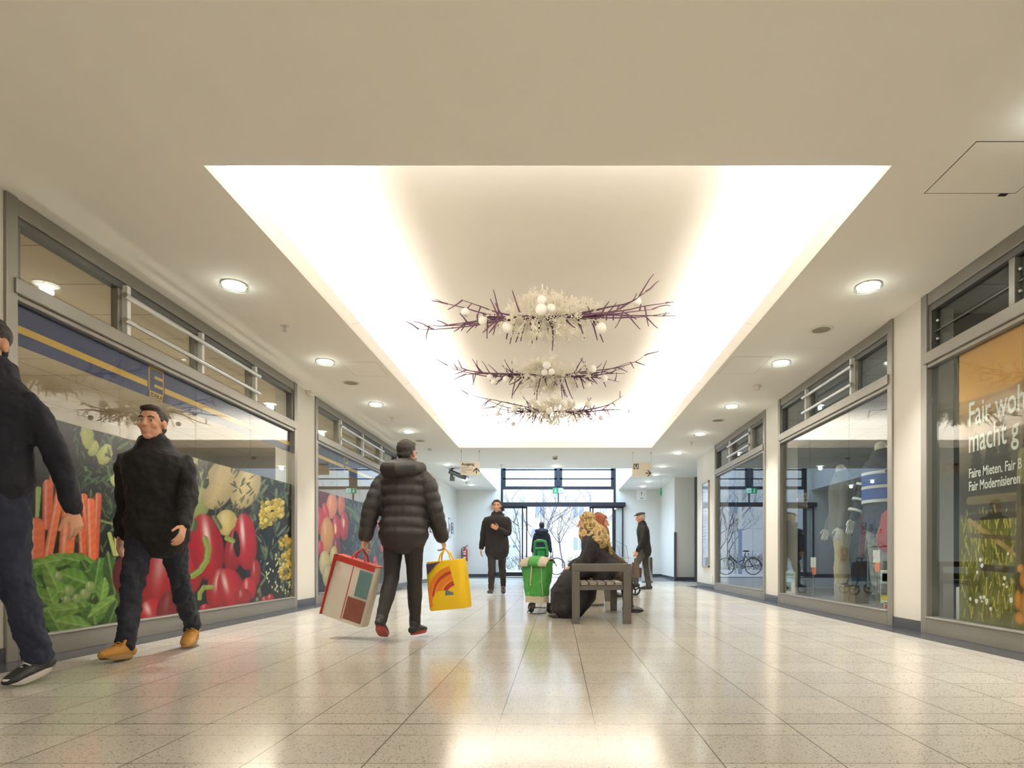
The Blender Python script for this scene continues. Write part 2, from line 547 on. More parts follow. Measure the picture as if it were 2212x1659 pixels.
# bumper strip on the alcove corner and a door jamb further right
w = MB(); w.box(3.40, 3.47, 17.66, 17.70, 0.0, 1.42); struct(w.build('trim_2', M['frame_dark'], bevel=0.005))
w = MB(); w.box(4.0, 4.12, 17.6, 17.70, 0.0, CZ); struct(w.build('trim_3', M['frame_dark'], bevel=0.005))

# ---------------------------------------------------------------- shop fronts
def shopfront(n, side, y0, y1, mull, tubes=None, panes=None, louvre=False, near_post=True):
    X0 = XL if side < 0 else XR
    def bx(mb, d0, d1, a, c, z0, z1): mb.box(X0 + side * d0, X0 + side * d1, a, c, z0, z1)
    root = struct(empty('window_%d' % n, (0, 0, 0)))
    f = MB(); J = 0.085
    bx(f, -0.02, 0.10, y0, y0 + J, 0, CZ); bx(f, -0.02, 0.10, y1 - J, y1, 0, CZ)
    bx(f, -0.01, 0.10, y0 + J, y1 - J, 2.92, CZ)
    f.build('frame', M['frame'], root, bevel=0.006)
    h = MB(); bx(h, 0.005, 0.08, y0 + J, y1 - J, 2.865, 2.92); bx(h, 0.0, 0.08, y0 + J, y0 + J + 0.04, 2.5, 2.865); bx(h, 0.0, 0.08, y1 - J - 0.04, y1 - J, 2.5, 2.865)
    h.build('head_bead', M['frame_dark'], root, bevel=0.004)
    t = MB(); bx(t, -0.035, 0.10, y0 + J - 0.03, y1 - J + 0.03, 2.40, 2.50); bx(t, -0.012, 0.06, y0 + J, y1 - J, 2.365, 2.40)
    t.build('transom_bar', M['frame'], root, bevel=0.006)
    s = MB(); bx(s, -0.02, 0.10, y0 + J, y1 - J, 0, 0.15); bx(s, -0.03, 0.10, y0 + J, y1 - J, 0.135, 0.155)
    s.build('sill', M['frame'], root, bevel=0.006)
    ys = [y0 + J] + list(mull) + [y1 - J]
    for y in mull:
        q = MB(); bx(q, 0.01, 0.07, y - 0.055, y + 0.005, 2.5, 2.865); q.build('mullion', M['frame'], root, bevel=0.004)
    for a, c in zip(ys[:-1], ys[1:]):
        q = MB(); bx(q, 0.045, 0.053, a, c, 2.5, 2.865); q.build('pane', M['glass'], root)
        if louvre:
            q = MB(); bx(q, 0.03, 0.045, a, c, 2.672, 2.680); q.build('louvre_edge', M['frame_dark'], root)
            for z in (2.6, 2.76):
                q = MB(); q.ell((X0 + side * 0.03, c - 0.085, z), 0.014, nu=12, nv=8); q.build('clip', M['alu'], root, smooth=True)
    ps = [y0 + J] + list(panes or mull) + [y1 - J]
    for a, c in zip(ps[:-1], ps[1:]):
        q = MB(); bx(q, 0.03, 0.038, a + 0.002, c - 0.002, 0.155, 2.365); q.build('pane', M['glass'], root)
    if tubes:
        a, c = tubes
        for z in (2.60, 2.80):
            q = MB(); q.cyl((X0 - side * 0.05, a - 0.06, z), (X0 - side * 0.05, c + 0.06, z), 0.021, 20); q.build('rail', M['alu'], root, smooth=True)
        for y in [v for v in mull if a - 0.01 <= v <= c + 0.01]:
            q = MB(); bx(q, -0.036, 0.012, y - 0.012, y + 0.030, 2.5, 2.90); q.build('rail_bracket', M['white'], root, bevel=0.003)
    return root
shopfront(1, -1, LA0, LA1, (4.92, 5.95, 7.0), (4.92, 7.0))
shopfront(2, -1, LB0, LB1, (9.75, 10.85, 12.0), (9.75, 12.0))
shopfront(3, 1, RC0, RC1, (2.5, 3.4, 4.42), None, (3.2, 4.32), louvre=True)
shopfront(4, 1, RD0, RD1, (6.72, 7.95), (6.72, 7.95), (6.9, 7.98))
shopfront(5, 1, RE0, RE1, (10.3, 11.5), (10.3, 11.5), (10.3, 11.3))

# ---------------------------------------------------------------- shop rooms behind the glass
def tile_ceiling(name, c1, c2):
    m = bpy.data.materials.new(name); m.use_nodes = True
    nt = m.node_tree; N = nt.nodes.new; L = nt.links.new
    b = nt.nodes['Principled BSDF']
    tc = N('ShaderNodeTexCoord'); br = N('ShaderNodeTexBrick')
    br.offset = 0; br.inputs['Scale'].default_value = 1.0
    br.inputs['Brick Width'].default_value = 0.62; br.inputs['Row Height'].default_value = 0.62; br.inputs['Mortar Size'].default_value = 0.008
    br.inputs['Color1'].default_value = (*srgb(*c1), 1); br.inputs['Color2'].default_value = (*srgb(*[v * 0.97 for v in c1]), 1); br.inputs['Mortar'].default_value = (*srgb(*c2), 1)
    L(tc.outputs['Object'], br.inputs['Vector']); L(br.outputs['Color'], b.inputs['Base Color'])
    b.inputs['Roughness'].default_value = 0.9
    return m
M['tile_warm'] = tile_ceiling('acoustic_tiles_warm', (200, 184, 156), (150, 132, 106))
M['tile_cool'] = tile_ceiling('acoustic_tiles_cool', (176, 178, 180), (120, 122, 126))
M['shop_dark'] = mat('shop_wall_dark', (92, 92, 98), 0.8)
M['shop_warm'] = mat('shop_wall_warm', (168, 150, 118), 0.8)
M['shop_floor'] = mat('shop_floor', (96, 96, 98), 0.5)
def room(x0, x1, y0, y1, wall, ceilm, nm):
    q = MB(); q.box(x0, x1, y0, y1, -0.1, -0.002); struct(q.build('floor_' + nm, M['shop_floor']))
    q = MB(); q.box(x0, x1, y0, y1, 2.93, 3.06); struct(q.build('ceiling_' + nm, ceilm))
    q = MB(); far = x0 if x0 < 0 else x1
    q.box(far, far + (0.1 if far > 0 else -0.1), y0, y1, 0, 2.96); q.box(x0, x1, y0 - 0.1, y0, 0, 2.96); q.box(x0, x1, y1, y1 + 0.1, 0, 2.96)
    struct(q.build('wall_' + nm, wall))
room(-7.6, XL - 0.105, 3.75, 13.4, M['shop_warm'], M['tile_warm'], 'grocery')
room(XR + 0.105, 8.5, 5.65, 13.6, M['shop_dark'], M['tile_cool'], 'outfitter')
room(XR + 0.105, 6.5, 1.0, 5.55, M['shop_dark'], M['tile_cool'], 'letting_office')

# ---------------------------------------------------------------- entrance glazing
ent = struct(empty('door_1', (0, 0, 0)))
A = M['anthracite']; Y0 = FAR_Y - 0.02
def zpx(py): return CAMH - (py - VPY) * FAR_Y / F_PX
z_head0, z_head1 = zpx(1095), zpx(1086)
z_t0, z_t1 = zpx(1057), zpx(1052.5)
q = MB()
q.box(GX0, GX0 + 0.07, Y0, Y0 + 0.1, 0, 4.35); q.box(GX1 - 0.07, GX1, Y0, Y0 + 0.1, 0, 4.35)
q.box(GX0 + 0.07, GX1 - 0.07, Y0, Y0 + 0.1, z_t0, z_t1 + 0.03)
q.box(GX0 + 0.07, GX1 - 0.07, Y0, Y0 + 0.1, 4.25, 4.35)
q.box(-0.05, 0.05, Y0, Y0 + 0.1, z_t1, 4.25)
q.box(-0.02, 0.02, Y0, Y0 + 0.1, z_head1, z_t0)
q.build('frame', A, ent, bevel=0.004)
q = MB()
for x0, x1 in ((GX0 + 0.07, -0.05), (0.05, GX1 - 0.07)):
    q.box(x0, x0 + 0.09, Y0 + 0.02, Y0 + 0.08, z_t1 + 0.03, 4.25); q.box(x1 - 0.09, x1, Y0 + 0.02, Y0 + 0.08, z_t1 + 0.03, 4.25)
    q.box(x0, x1, Y0 + 0.02, Y0 + 0.08, zpx(1035.5), zpx(1033)); q.box(x0, x1, Y0 + 0.02, Y0 + 0.08, zpx(1016), zpx(1013))
q.build('louvre_frame', A, ent)
for x0, x1 in ((GX0 + 0.07, -0.02), (0.02, GX1 - 0.07)):
    q = MB(); q.box(x0, x1, Y0 + 0.045, Y0 + 0.053, z_head1, z_t0); q.build('pane', M['door_glass'], ent)
    q = MB(); q.box(x0, x1, Y0 + 0.045, Y0 + 0.053, z_t1, 4.25); q.build('pane', M['door_glass'], ent)
q = MB(); q.box(-2.3, 2.33, Y0 - 0.16, Y0 + 0.02, z_head0, z_head1); q.build('header', A, ent, bevel=0.01)
xl, xr = (1139 - VPX) * FAR_Y / F_PX, (1273.5 - VPX) * FAR_Y / F_PX
def leaf(x0, x1, yo, nm):
    r = MB(); r.box(x0, x0 + 0.045, yo, yo + 0.045, 0.02, z_head0); r.box(x1 - 0.045, x1, yo, yo + 0.045, 0.02, z_head0)
    r.box(x0, x1, yo, yo + 0.045, 0.02, 0.16); r.box(x0, x1, yo, yo + 0.045, z_head0 - 0.05, z_head0)
    l = r.build(nm, A, ent)
    g = MB(); g.box(x0 + 0.045, x1 - 0.045, yo + 0.02, yo + 0.028, 0.16, z_head0 - 0.05); g.build('pane', M['door_glass'], l)
    return l
l1 = leaf(GX0 + 0.07, xl, Y0 + 0.02, 'fixed_leaf'); leaf(xr, GX1 - 0.07, Y0 + 0.02, 'fixed_leaf')
leaf(-2.22, -2.0 + 0.78, Y0 - 0.09, 'sliding_leaf'); leaf(1.18, 2.26, Y0 - 0.09, 'sliding_leaf')
M['dotgrey'] = mat('frosted_dot', (150, 160, 172), 0.6)
for k in range(3):
    q = MB(); q.cyl((-1.72 + 0.19 * k, Y0 - 0.095, 1.06), (-1.72 + 0.19 * k, Y0 - 0.091, 1.06), 0.055, 20); q.build('warning_dot', M['dotgrey'], l1)
# ================================================================ PRINTED FILMS ON THE GLASS (flat artwork)
rng = np.random.default_rng(7)
def vnoise(x, y, seed=0):
    """smooth value noise on arrays"""
    r = np.random.default_rng(seed); tab = r.random((64, 64))
    xi, yi = np.floor(x).astype(int), np.floor(y).astype(int)
    fx, fy = x - xi, y - yi
    fx, fy = fx * fx * (3 - 2 * fx), fy * fy * (3 - 2 * fy)
    g = lambda a, b: tab[a % 64, b % 64]
    return (g(xi, yi) * (1 - fx) + g(xi + 1, yi) * fx) * (1 - fy) + (g(xi, yi + 1) * (1 - fx) + g(xi + 1, yi + 1) * fx) * fy
def fbm(x, y, seed=0, o=4):
    s, a = 0, 0.5
    for k in range(o):
        s = s + a * vnoise(x * 2 ** k + 13 * k, y * 2 ** k + 7 * k, seed + k); a *= 0.5
    return s
C3 = lambda c: np.array(srgb(*c))

class Art:
    """a printed picture: a fine grid of coloured points on one plane"""
    def __init__(s, X, ys, zs):
        s.X, s.ys, s.zs = X, ys, zs
        s.Y, s.Z = np.meshgrid(ys, zs, indexing='ij')
        s.px = VPX + F_PX * X / s.Y
        s.py = VPY - (s.Z - CAMH) * F_PX / s.Y
        s.c = np.zeros(s.Y.shape + (3,))
        s.hole = np.zeros(s.Y.shape, bool)
    def mixin(s, m, col):
        m = np.clip(m, 0, 1)[..., None]
        s.c = s.c * (1 - m) + col * m
    def blob(s, cx, cy, rx, ry, rot, col, dark=0.35, hi=0.5, lx=-0.35, ly=-0.4, soft=0.06, hx=None, rough=0.0, seed=1, ridge=0):
        dx, dy = s.px - cx, s.py - cy
        a = math.radians(rot)
        u = (dx * math.cos(a) + dy * math.sin(a)) / rx; v = (-dx * math.sin(a) + dy * math.cos(a)) / ry
        r2 = u * u + v * v
        if rough: r2 = r2 * (1 + rough * (fbm(s.px / 9, s.py / 9, seed) - 0.5))
        m = np.clip((1 - np.sqrt(r2)) / soft, 0, 1)
        if not m.any(): return
        h = np.sqrt(np.clip(1 - r2, 0, 1))
        lam = np.clip(0.55 * h - 0.5 * (u * -lx * -1 * -1 + v * -ly * -1 * -1) + 0.35, 0, 1.2) if False else np.clip(0.35 + 0.6 * h + 0.35 * (lx * u + ly * v), 0, 1.25)
        if ridge: lam = lam * (0.86 + 0.14 * np.cos(u * ridge))
        sh = dark + (1 - dark) * lam
        col = np.array(col)
        out = col * sh[..., None]
        if hi:
            g = np.exp(-(((u - (hx if hx is not None else lx * 0.9)) / 0.16) ** 2 + ((v - ly * 0.9) / 0.42) ** 2)) * hi
            out = out * (1 - g[..., None]) + np.array([0.95, 0.9, 0.86]) * g[..., None]
        s.mixin(m, out)
    def cap(s, x0, y0, x1, y1, r0, r1, col, dark=0.35, hi=0.25, soft=0.12, ridge=0.0):
        dx, dy = x1 - x0, y1 - y0; L2 = dx * dx + dy * dy
        t = np.clip(((s.px - x0) * dx + (s.py - y0) * dy) / L2, 0, 1)
        r = r0 + (r1 - r0) * t
        qx, qy = s.px - (x0 + t * dx), s.py - (y0 + t * dy)
        d = np.sqrt(qx * qx + qy * qy) / r
        m = np.clip((1 - d) / soft, 0, 1)
        if not m.any(): return
        L = math.sqrt(L2)
        side = (qx * dy - qy * dx) / L / r
        lam = np.clip(0.4 + 0.6 * np.sqrt(np.clip(1 - d * d, 0, 1)) - 0.25 * side * np.sign(dy if dy else 1) * -1, 0, 1.2)
        if ridge: lam = lam * (0.9 + 0.1 * np.sin(t * L / ridge + 2 * side))
        out = np.array(col) * (dark + (1 - dark) * lam)[..., None]
        if hi:
            g = np.exp(-((side + 0.35 * (1 if dy >= 0 else -1)) / 0.22) ** 2) * hi * (0.5 + 0.5 * vnoise(t * L / 7, side * 2, 3))
            out = out * (1 - g[..., None]) + np.array([1, .9, .8]) * g[..., None]
        s.mixin(m, out)
    def curve(s, pts, r, col, **k):
        for i in range(len(pts) - 1):
            s.cap(*pts[i], *pts[i + 1], r, r, col, **k)
    def leaf(s, cx, cy, L, W, rot, col, vein=0.35):
        dx, dy = s.px - cx, s.py - cy
        a = math.radians(rot)
        u = (dx * math.cos(a) + dy * math.sin(a)) / L; v = (-dx * math.sin(a) + dy * math.cos(a)) / W
        w = np.clip(1 - u * u, 0, 1)
        m = np.clip((w - np.abs(v)) / 0.12, 0, 1) * (np.abs(u) < 1)
        if not m.any(): return
        lam = 0.55 + 0.45 * np.where(v < 0, 1, 0.35) * (1 - 0.4 * np.abs(v)) + 0.12 * np.sin(u * 14 + np.abs(v) * 5)
        out = np.array(col) * lam[..., None]
        g = np.exp(-(v / 0.09) ** 2) * vein
        out = out * (1 - g[..., None]) + np.array([0.55, 0.62, 0.3]) * g[..., None]
        s.mixin(m, out)
    def build(s, name, m, parent=None, flip=False):
        ny, nz = s.Y.shape
        me = bpy.data.meshes.new(name)
        v = np.stack([np.full(s.Y.shape, s.X), s.Y, s.Z], -1).reshape(-1, 3)
        idx = np.arange(ny * nz).reshape(ny, nz)
        q = np.stack([idx[:-1, :-1], idx[1:, :-1], idx[1:, 1:], idx[:-1, 1:]], -1).reshape(-1, 4)
        hm = s.hole[:-1, :-1].reshape(-1)
        q = q[~hm]
        if flip: q = q[:, ::-1]
        me.vertices.add(len(v)); me.vertices.foreach_set('co', v.ravel())
        me.loops.add(q.size); me.loops.foreach_set('vertex_index', q.ravel().astype(np.int32))
        me.polygons.add(len(q)); me.polygons.foreach_set('loop_start', np.arange(0, q.size, 4, dtype=np.int32)); me.polygons.foreach_set('loop_total', np.full(len(q), 4, np.int32))
        me.update(); me.validate()
        at = me.attributes.new('Col', 'FLOAT_COLOR', 'POINT')
        rgba = np.ones((len(v), 4), np.float32); rgba[:, :3] = np.clip(s.c, 0, 1).reshape(-1, 3)
        at.data.foreach_set('color', rgba.ravel())
        me.materials.append(m)
        o = bpy.data.objects.new(name, me); COL.objects.link(o)
        if parent: o.parent = parent
        return o
M['print'] = vcol_mat('printed_film', 0.3, 0.3)
BX = XL - 0.045            # the navy band sits behind the pane
AX = XL - 0.0275           # film sits on the outer face of the pane
def wall_ys(x, p0, p1, n):
    px = np.linspace(p0, p1, n)
    return np.sort(F_PX * x / (px - VPX))

# ------------------------------------------------ vegetables
a = Art(AX, wall_ys(AX, 30, 640, 430), np.linspace(0.155, 1.66, 290))
def P(x, y): return x / 2.074, 700 + y / 2.074          # picture notes -> photo pixels
n1 = fbm(a.px / 16, a.py / 16, 3); n2 = fbm(a.px / 5, a.py / 5, 9)
a.c[:] = C3((14, 20, 18)) * (0.6 + 0.9 * n1[..., None])
def rb(cx, cy, rx, ry, rot, col, **k):
    x, y = P(cx, cy); a.blob(x, y, rx / 2.074, ry / 2.074, rot, C3(col), **k)
def rc_(x0, y0, x1, y1, r0, r1, col, **k):
    a.cap(*P(x0, y0), *P(x1, y1), r0 / 2.074, r1 / 2.074, C3(col), **k)
def rl(cx, cy, L, W, rot, col, **k):
    x, y = P(cx, cy); a.leaf(x, y, L / 2.074, W / 2.074, rot, C3(col), **k)
R7 = random.Random(5)
for k in range(150):
    rl(R7.uniform(330, 620), R7.uniform(440, 1020), R7.uniform(14, 42), R7.uniform(3, 9), R7.uniform(30, 150), R7.choice([(58, 84, 56), (84, 112, 64), (36, 52, 40), (70, 96, 70)]), vein=0.15)
for k in range(120):
    rl(R7.uniform(1120, 1310), R7.uniform(640, 1240), R7.uniform(12, 45), R7.uniform(3, 9), R7.uniform(40, 140), R7.choice([(56, 76, 66), (92, 110, 84), (34, 46, 46), (120, 134, 100)]), vein=0.15)
for c in ((470, 585, 34, 50, 20), (565, 640, 30, 62, 10), (520, 700, 26, 30, 0), (390, 500, 30, 60, -10), (420, 560, 22, 34, 30)):
    rb(*c, (178, 182, 120), dark=0.3, hi=0.15, rough=1.0)
for k in range(70):
    rl(R7.uniform(430, 600), R7.uniform(560, 900), R7.uniform(10, 28), R7.uniform(2, 6), R7.uniform(20, 160), R7.choice([(60, 74, 48), (90, 100, 64)]), vein=0)
# pumpkins and turnips
rb(860, 650, 60, 120, 8, (196, 190, 150), hi=0.1); rb(905, 790, 42, 110, 14, (150, 160, 100), hi=0.2)
rb(985, 715, 72, 125, 22, (214, 196, 150), hi=0.15, ridge=5); rb(1100, 730, 66, 105, 20, (206, 190, 140), hi=0.12, ridge=5)
for k in range(36):
    rl(R7.uniform(880, 930), R7.uniform(590, 720), R7.uniform(16, 34), R7.uniform(4, 9), R7.uniform(70, 110), R7.choice([(58, 66, 54), (92, 100, 84)]), vein=0.1)
for k in range(30):
    rl(R7.uniform(1030, 1140), R7.uniform(640, 860), R7.uniform(10, 30), R7.uniform(3, 7), R7.uniform(30, 150), R7.choice([(78, 84, 60), (120, 116, 84)]), vein=0.1)
for k in range(12):
    rl(R7.uniform(950, 1060), R7.uniform(800, 850), R7.uniform(14, 26), 4, R7.uniform(50, 120), (96, 100, 66), vein=0.1)
rb(1015, 890, 52, 60, 0, (214, 198, 130), hi=0.25, ridge=6)
# carrots
K = dict(hi=0.35, ridge=3.0)
rc_(118, 790, 88, 1000, 24, 22, (150, 86, 66), **K)
rc_(172, 740, 166, 860, 14, 10, (150, 170, 100))
rc_(262, 560, 240, 690, 18, 22, (206, 100, 70), **K); rc_(215, 720, 212, 900, 26, 24, (214, 112, 72), **K)
rc_(310, 600, 318, 720, 12, 16, (184, 196, 130))
rc_(375, 775, 412, 1030, 18, 20, (216, 112, 66), **K); rc_(365, 880, 372, 1040, 20, 18, (208, 104, 62), **K)
rc_(440, 770, 428, 1040, 16, 15, (196, 94, 62), **K); rc_(405, 800, 412, 1045, 22, 22, (222, 116, 70), **K)
rc_(160, 910, 156, 1050, 46, 44, (224, 122, 82), **K)
rc_(318, 755, 296, 1030, 38, 36, (232, 128, 78), **K)
rc_(290, 645, 214, 1040, 22, 22, (236, 132, 88), **K)
rc_(450, 880, 520, 900, 6, 5, (120, 130, 70)); rc_(520, 900, 545, 960, 5, 5, (120, 130, 70))
rc_(490, 940, 515, 1030, 10, 12, (170, 180, 100)); rc_(520, 950, 525, 1030, 8, 10, (190, 196, 120))
# pea pods and spinach
G = [(104, 150, 62), (84, 128, 52), (128, 168, 80), (66, 104, 46)]
rb(320, 1220, 250, 180, 0, (46, 74, 34), dark=0.5, hi=0, rough=0.8)
for cx, cy, L, W, r, k in ((160, 1090, 90, 40, -20, 0), (250, 1060, 110, 34, -12, 2), (350, 1060, 90, 36, 10, 0), (390, 1100, 60, 30, 60, 3), (450, 1080, 80, 30, -25, 1),
                           (130, 1150, 70, 40, 20, 1), (240, 1150, 100, 44, 65, 2), (330, 1140, 80, 52, 20, 0), (430, 1140, 100, 36, 100, 1), (500, 1120, 110, 40, 80, 3), (160, 1210, 90, 44, 30, 0),
                           (230, 1230, 60, 34, 70, 2), (300, 1200, 50, 36, 0, 2), (350, 1225, 90, 36, -20, 1), (460, 1190, 60, 30, 100, 2), (120, 1270, 60, 38, -20, 3), (280, 1280, 130, 34, -8, 2),
                           (390, 1280, 70, 34, 50, 0), (180, 1320, 70, 40, 30, 1), (250, 1340, 80, 46, 60, 0), (330, 1345, 90, 44, 10, 2), (420, 1300, 50, 60, 80, 1), (470, 1260, 100, 30, -35, 2),
                           (500, 1310, 90, 30, 110, 3), (130, 1370, 60, 30, 0, 1), (590, 1310, 44, 26, -20, 0), (575, 1280, 40, 24, 40, 1), (610, 1290, 30, 26, 80, 2), (570, 1220, 40, 60, 90, 3)):
    rl(cx, cy, L, W, r, G[k])
for cx, cy, rr in ((310, 1195, 26), (345, 1230, 22), (380, 1210, 26), (300, 1235, 20), (262, 1130, 22), (405, 1175, 24)):
    rb(cx, cy, rr, rr, 0, (150, 170, 110), hi=0.35)
# red peppers
RD = (176, 22, 40)
rb(610, 1130, 110, 120, 0, (96, 20, 30), hi=0.1); rb(745, 1150, 125, 180, 8, (158, 24, 40), hi=0.25, ridge=4)
rb(848, 1080, 60, 130, -6, (168, 24, 42), hi=0.4)
rb(925, 1000, 80, 155, -8, (172, 14, 44), hi=0.7, ridge=4, hx=0.1)
rb(1050, 1010, 44, 110, 10, (150, 18, 34), hi=0.3); rb(1100, 975, 52, 132, -4, (172, 14, 46), hi=0.7, hx=-0.2); rb(1060, 985, 16, 62, -6, (30, 10, 14), hi=0)
rb(1145, 1115, 24, 62, 0, (160, 22, 38), hi=0.3)
rb(985, 1190, 62, 100, 10, (170, 16, 40), hi=0.5, ridge=3); rb(1035, 1185, 62, 95, -14, (178, 24, 48), hi=0.6, ridge=3)
rb(1115, 1185, 36, 52, 0, (186, 30, 46), hi=0.5); rb(1090, 1220, 40, 36, 0, (160, 22, 36), hi=0.3)
rb(690, 1290, 72, 62, -20, (182, 34, 52), hi=0.6); rb(760, 1280, 60, 90, 10, (120, 18, 28), hi=0.1); rb(920, 1275, 26, 22, 0, (180, 30, 44), hi=0.3)
rb(1160, 1240, 26, 20, 0, (60, 70, 50)); rb(1188, 1238, 20, 20, 0, (170, 26, 40)); rb(1212, 1228, 18, 20, 0, (180, 30, 44))
ST = (132, 150, 62)
a.curve([P(918, 962), P(932, 1010), P(925, 1060), P(895, 1105), P(862, 1128)], 7.5, C3(ST))
a.curve([P(948, 1178), P(912, 1180), P(895, 1205), P(894, 1228)], 5.5, C3(ST)); a.curve([P(820, 955), P(808, 1000)], 6, C3(ST))
a.curve([P(960, 865), P(985, 910)], 6, C3((90, 104, 60))); a.curve([P(1016, 960), P(1042, 972)], 6, C3(ST)); a.curve([P(872, 890), P(866, 915)], 8, C3((70, 90, 48)))
# romanesco
for k in range(110):
    t = R7.random(); cx = 1168 + 100 * t + R7.uniform(-6, 6); cy = 860 - 40 * t + R7.uniform(-60, 60) * (1 - 0.4 * t)
    rb(cx, cy, 9, 11, 0, R7.choice([(214, 188, 74), (190, 168, 66), (150, 140, 56), (226, 206, 110)]), hi=0.1)
for k in range(90):
    cx, cy = R7.uniform(1255, 1310), R7.uniform(950, 1140)
    rb(cx, cy, 9, 11, 0, R7.choice([(210, 180, 60), (180, 156, 54), (120, 120, 50)]), hi=0.1)
for k in range(50):
    rb(R7.uniform(1190, 1310), R7.uniform(1030, 1230), 3, 7, R7.uniform(-30, 30), (220, 216, 170), hi=0)
a.c = np.clip(a.c, 0, 1) ** 1.12 * 0.72 * (0.86 + 0.28 * fbm(a.px / 2.2, a.py / 2.2, 21)[..., None])
veg = a.build('vegetable_mural', M['print'])
tag(veg, 'large printed mural of carrots, red peppers and green leaves on the shop glass', 'mural')

# ------------------------------------------------ fruit
b = Art(AX, wall_ys(AX, 684, 856, 150), np.linspace(0.155, 1.68, 290))
def Q(x, y): return 660 + x / 4.147, 1000 + y / 4.147
b.c[:] = C3((24, 34, 44)) * (0.6 + 0.9 * fbm(b.px / 9, b.py / 9, 5)[..., None])
def qb(cx, cy, rx, ry, rot, col, **k):
    x, y = Q(cx, cy); b.blob(x, y, rx / 4.147, ry / 4.147, rot, C3(col), **k)
def ql(cx, cy, L, W, rot, col, **k):
    x, y = Q(cx, cy); b.leaf(x, y, L / 4.147, W / 4.147, rot, C3(col), **k)
for k in range(420):
    ql(R7.uniform(340, 840), R7.uniform(300, 1150), R7.uniform(16, 60), R7.uniform(3, 12), R7.uniform(60, 130), R7.choice([(64, 86, 66), (44, 64, 58), (110, 128, 104), (36, 52, 66), (80, 100, 110)]), vein=0.15)
for cx, cy, L, W, r in ((450, 480, 70, 30, 60), (520, 680, 60, 34, 100), (400, 420, 60, 24, 40), (560, 600, 50, 20, 80)):
    ql(cx, cy, L, W, r, (88, 116, 84))
for cx, cy, rr in ((655, 545, 18), (690, 760, 22), (625, 870, 20), (640, 925, 22), (720, 830, 14), (665, 600, 14), (610, 470, 12), (700, 640, 14)):
    qb(cx, cy, rr, rr * 1.8, 0, (196, 40, 62), hi=0.4)
for cx, cy, rx, ry, r, c in ((120, 290, 90, 120, 20, (98, 34, 46)), (235, 385, 52, 120, 4, (206, 140, 104)), (320, 370, 36, 110, 0, (196, 116, 96)), (180, 440, 30, 90, -10, (178, 60, 70)),
                             (130, 520, 46, 130, -4, (180, 56, 72)), (345, 560, 40, 140, 0, (176, 50, 62)), (275, 590, 42, 130, 0, (176, 40, 56)), (192, 650, 60, 170, 0, (196, 146, 88)),
                             (132, 760, 30, 70, 0, (186, 50, 72)), (280, 760, 40, 90, 0, (120, 40, 50)), (172, 900, 52, 120, 0, (196, 186, 132)), (250, 830, 34, 90, 6, (190, 180, 120)),
                             (200, 1010, 50, 110, 0, (180, 172, 130)), (300, 960, 40, 100, 0, (150, 90, 60))):
    qb(cx, cy, rx, ry, r, c, hi=0.25)
qb(268, 590, 10, 50, 0, (236, 200, 140), hi=0); qb(342, 540, 9, 46, 0, (236, 200, 150), hi=0)
b.c = np.clip(b.c, 0, 1) ** 1.12 * 0.72 * (0.84 + 0.32 * fbm(b.px / 1.8, b.py / 1.8, 22)[..., None])
fru = b.build('fruit_mural', M['print'])
tag(fru, 'printed mural of mangoes, red apples and pears on the second shop window', 'mural')

# ------------------------------------------------ navy bands with the yellow stripe and the shop emblem
M['navy'] = mat('navy_film', (20, 36, 96), 0.4)
M['yellow'] = mat('yellow_film', (236, 186, 74), 0.4)
M['navy_ink'] = mat('dark_ink', (24, 28, 48), 0.5)
def band(y0, y1, ly, label):
    t = thing('shop_band', label, 'sign band', (BX, (y0 + y1) / 2, 2.09), 0)
    oy, oz = -(y0 + y1) / 2, -2.09
    q = MB(); q.box(-0.003, 0, y0 + oy, y1 + oy, 0, 0.275); q.build('navy_strip', M['navy'], t)
    q = MB(); q.box(0, 0.0015, y0 + oy, ly - 0.115 + oy, 0.085, 0.135); q.box(0, 0.0015, ly + 0.115 + oy, y1 + oy, 0.085, 0.135); q.build('yellow_stripe', M['yellow'], t)
    e = MB(); W, H = 0.10, 0.268; c = ly + oy; z = 0.004; bw = 0.012
    e.box(0, 0.002, c - W, c - W + bw, z, z + H); e.box(0, 0.002, c + W - bw, c + W, z, z + H)
    e.box(0, 0.002, c - W, c + W, z + H - bw, z + H); e.box(0, 0.002, c - W, c + W, z, z + 0.058)
    e.box(0, 0.002, c - W * 0.25, c + W, z + 0.102, z + 0.128); e.box(0, 0.002, c - W * 0.25, c + W, z + 0.176, z + 0.202)
    em = e.build('emblem', M['yellow'], t)
    text('EDEKA', 0.052, M['navy_ink'], 'lettering', em, (0.0025, c, z + 0.008), (R_(90), 0, R_(90)), 0.0016, 0.0004, 'CENTER', 1.0)
    return t
band(LA0 + 0.09, LA1 - 0.09, 5.38, 'navy blue band with yellow stripe and emblem above the vegetable mural')
band(LB0 + 0.09, LB1 - 0.09, 10.19, 'navy blue band with yellow stripe above the fruit mural')

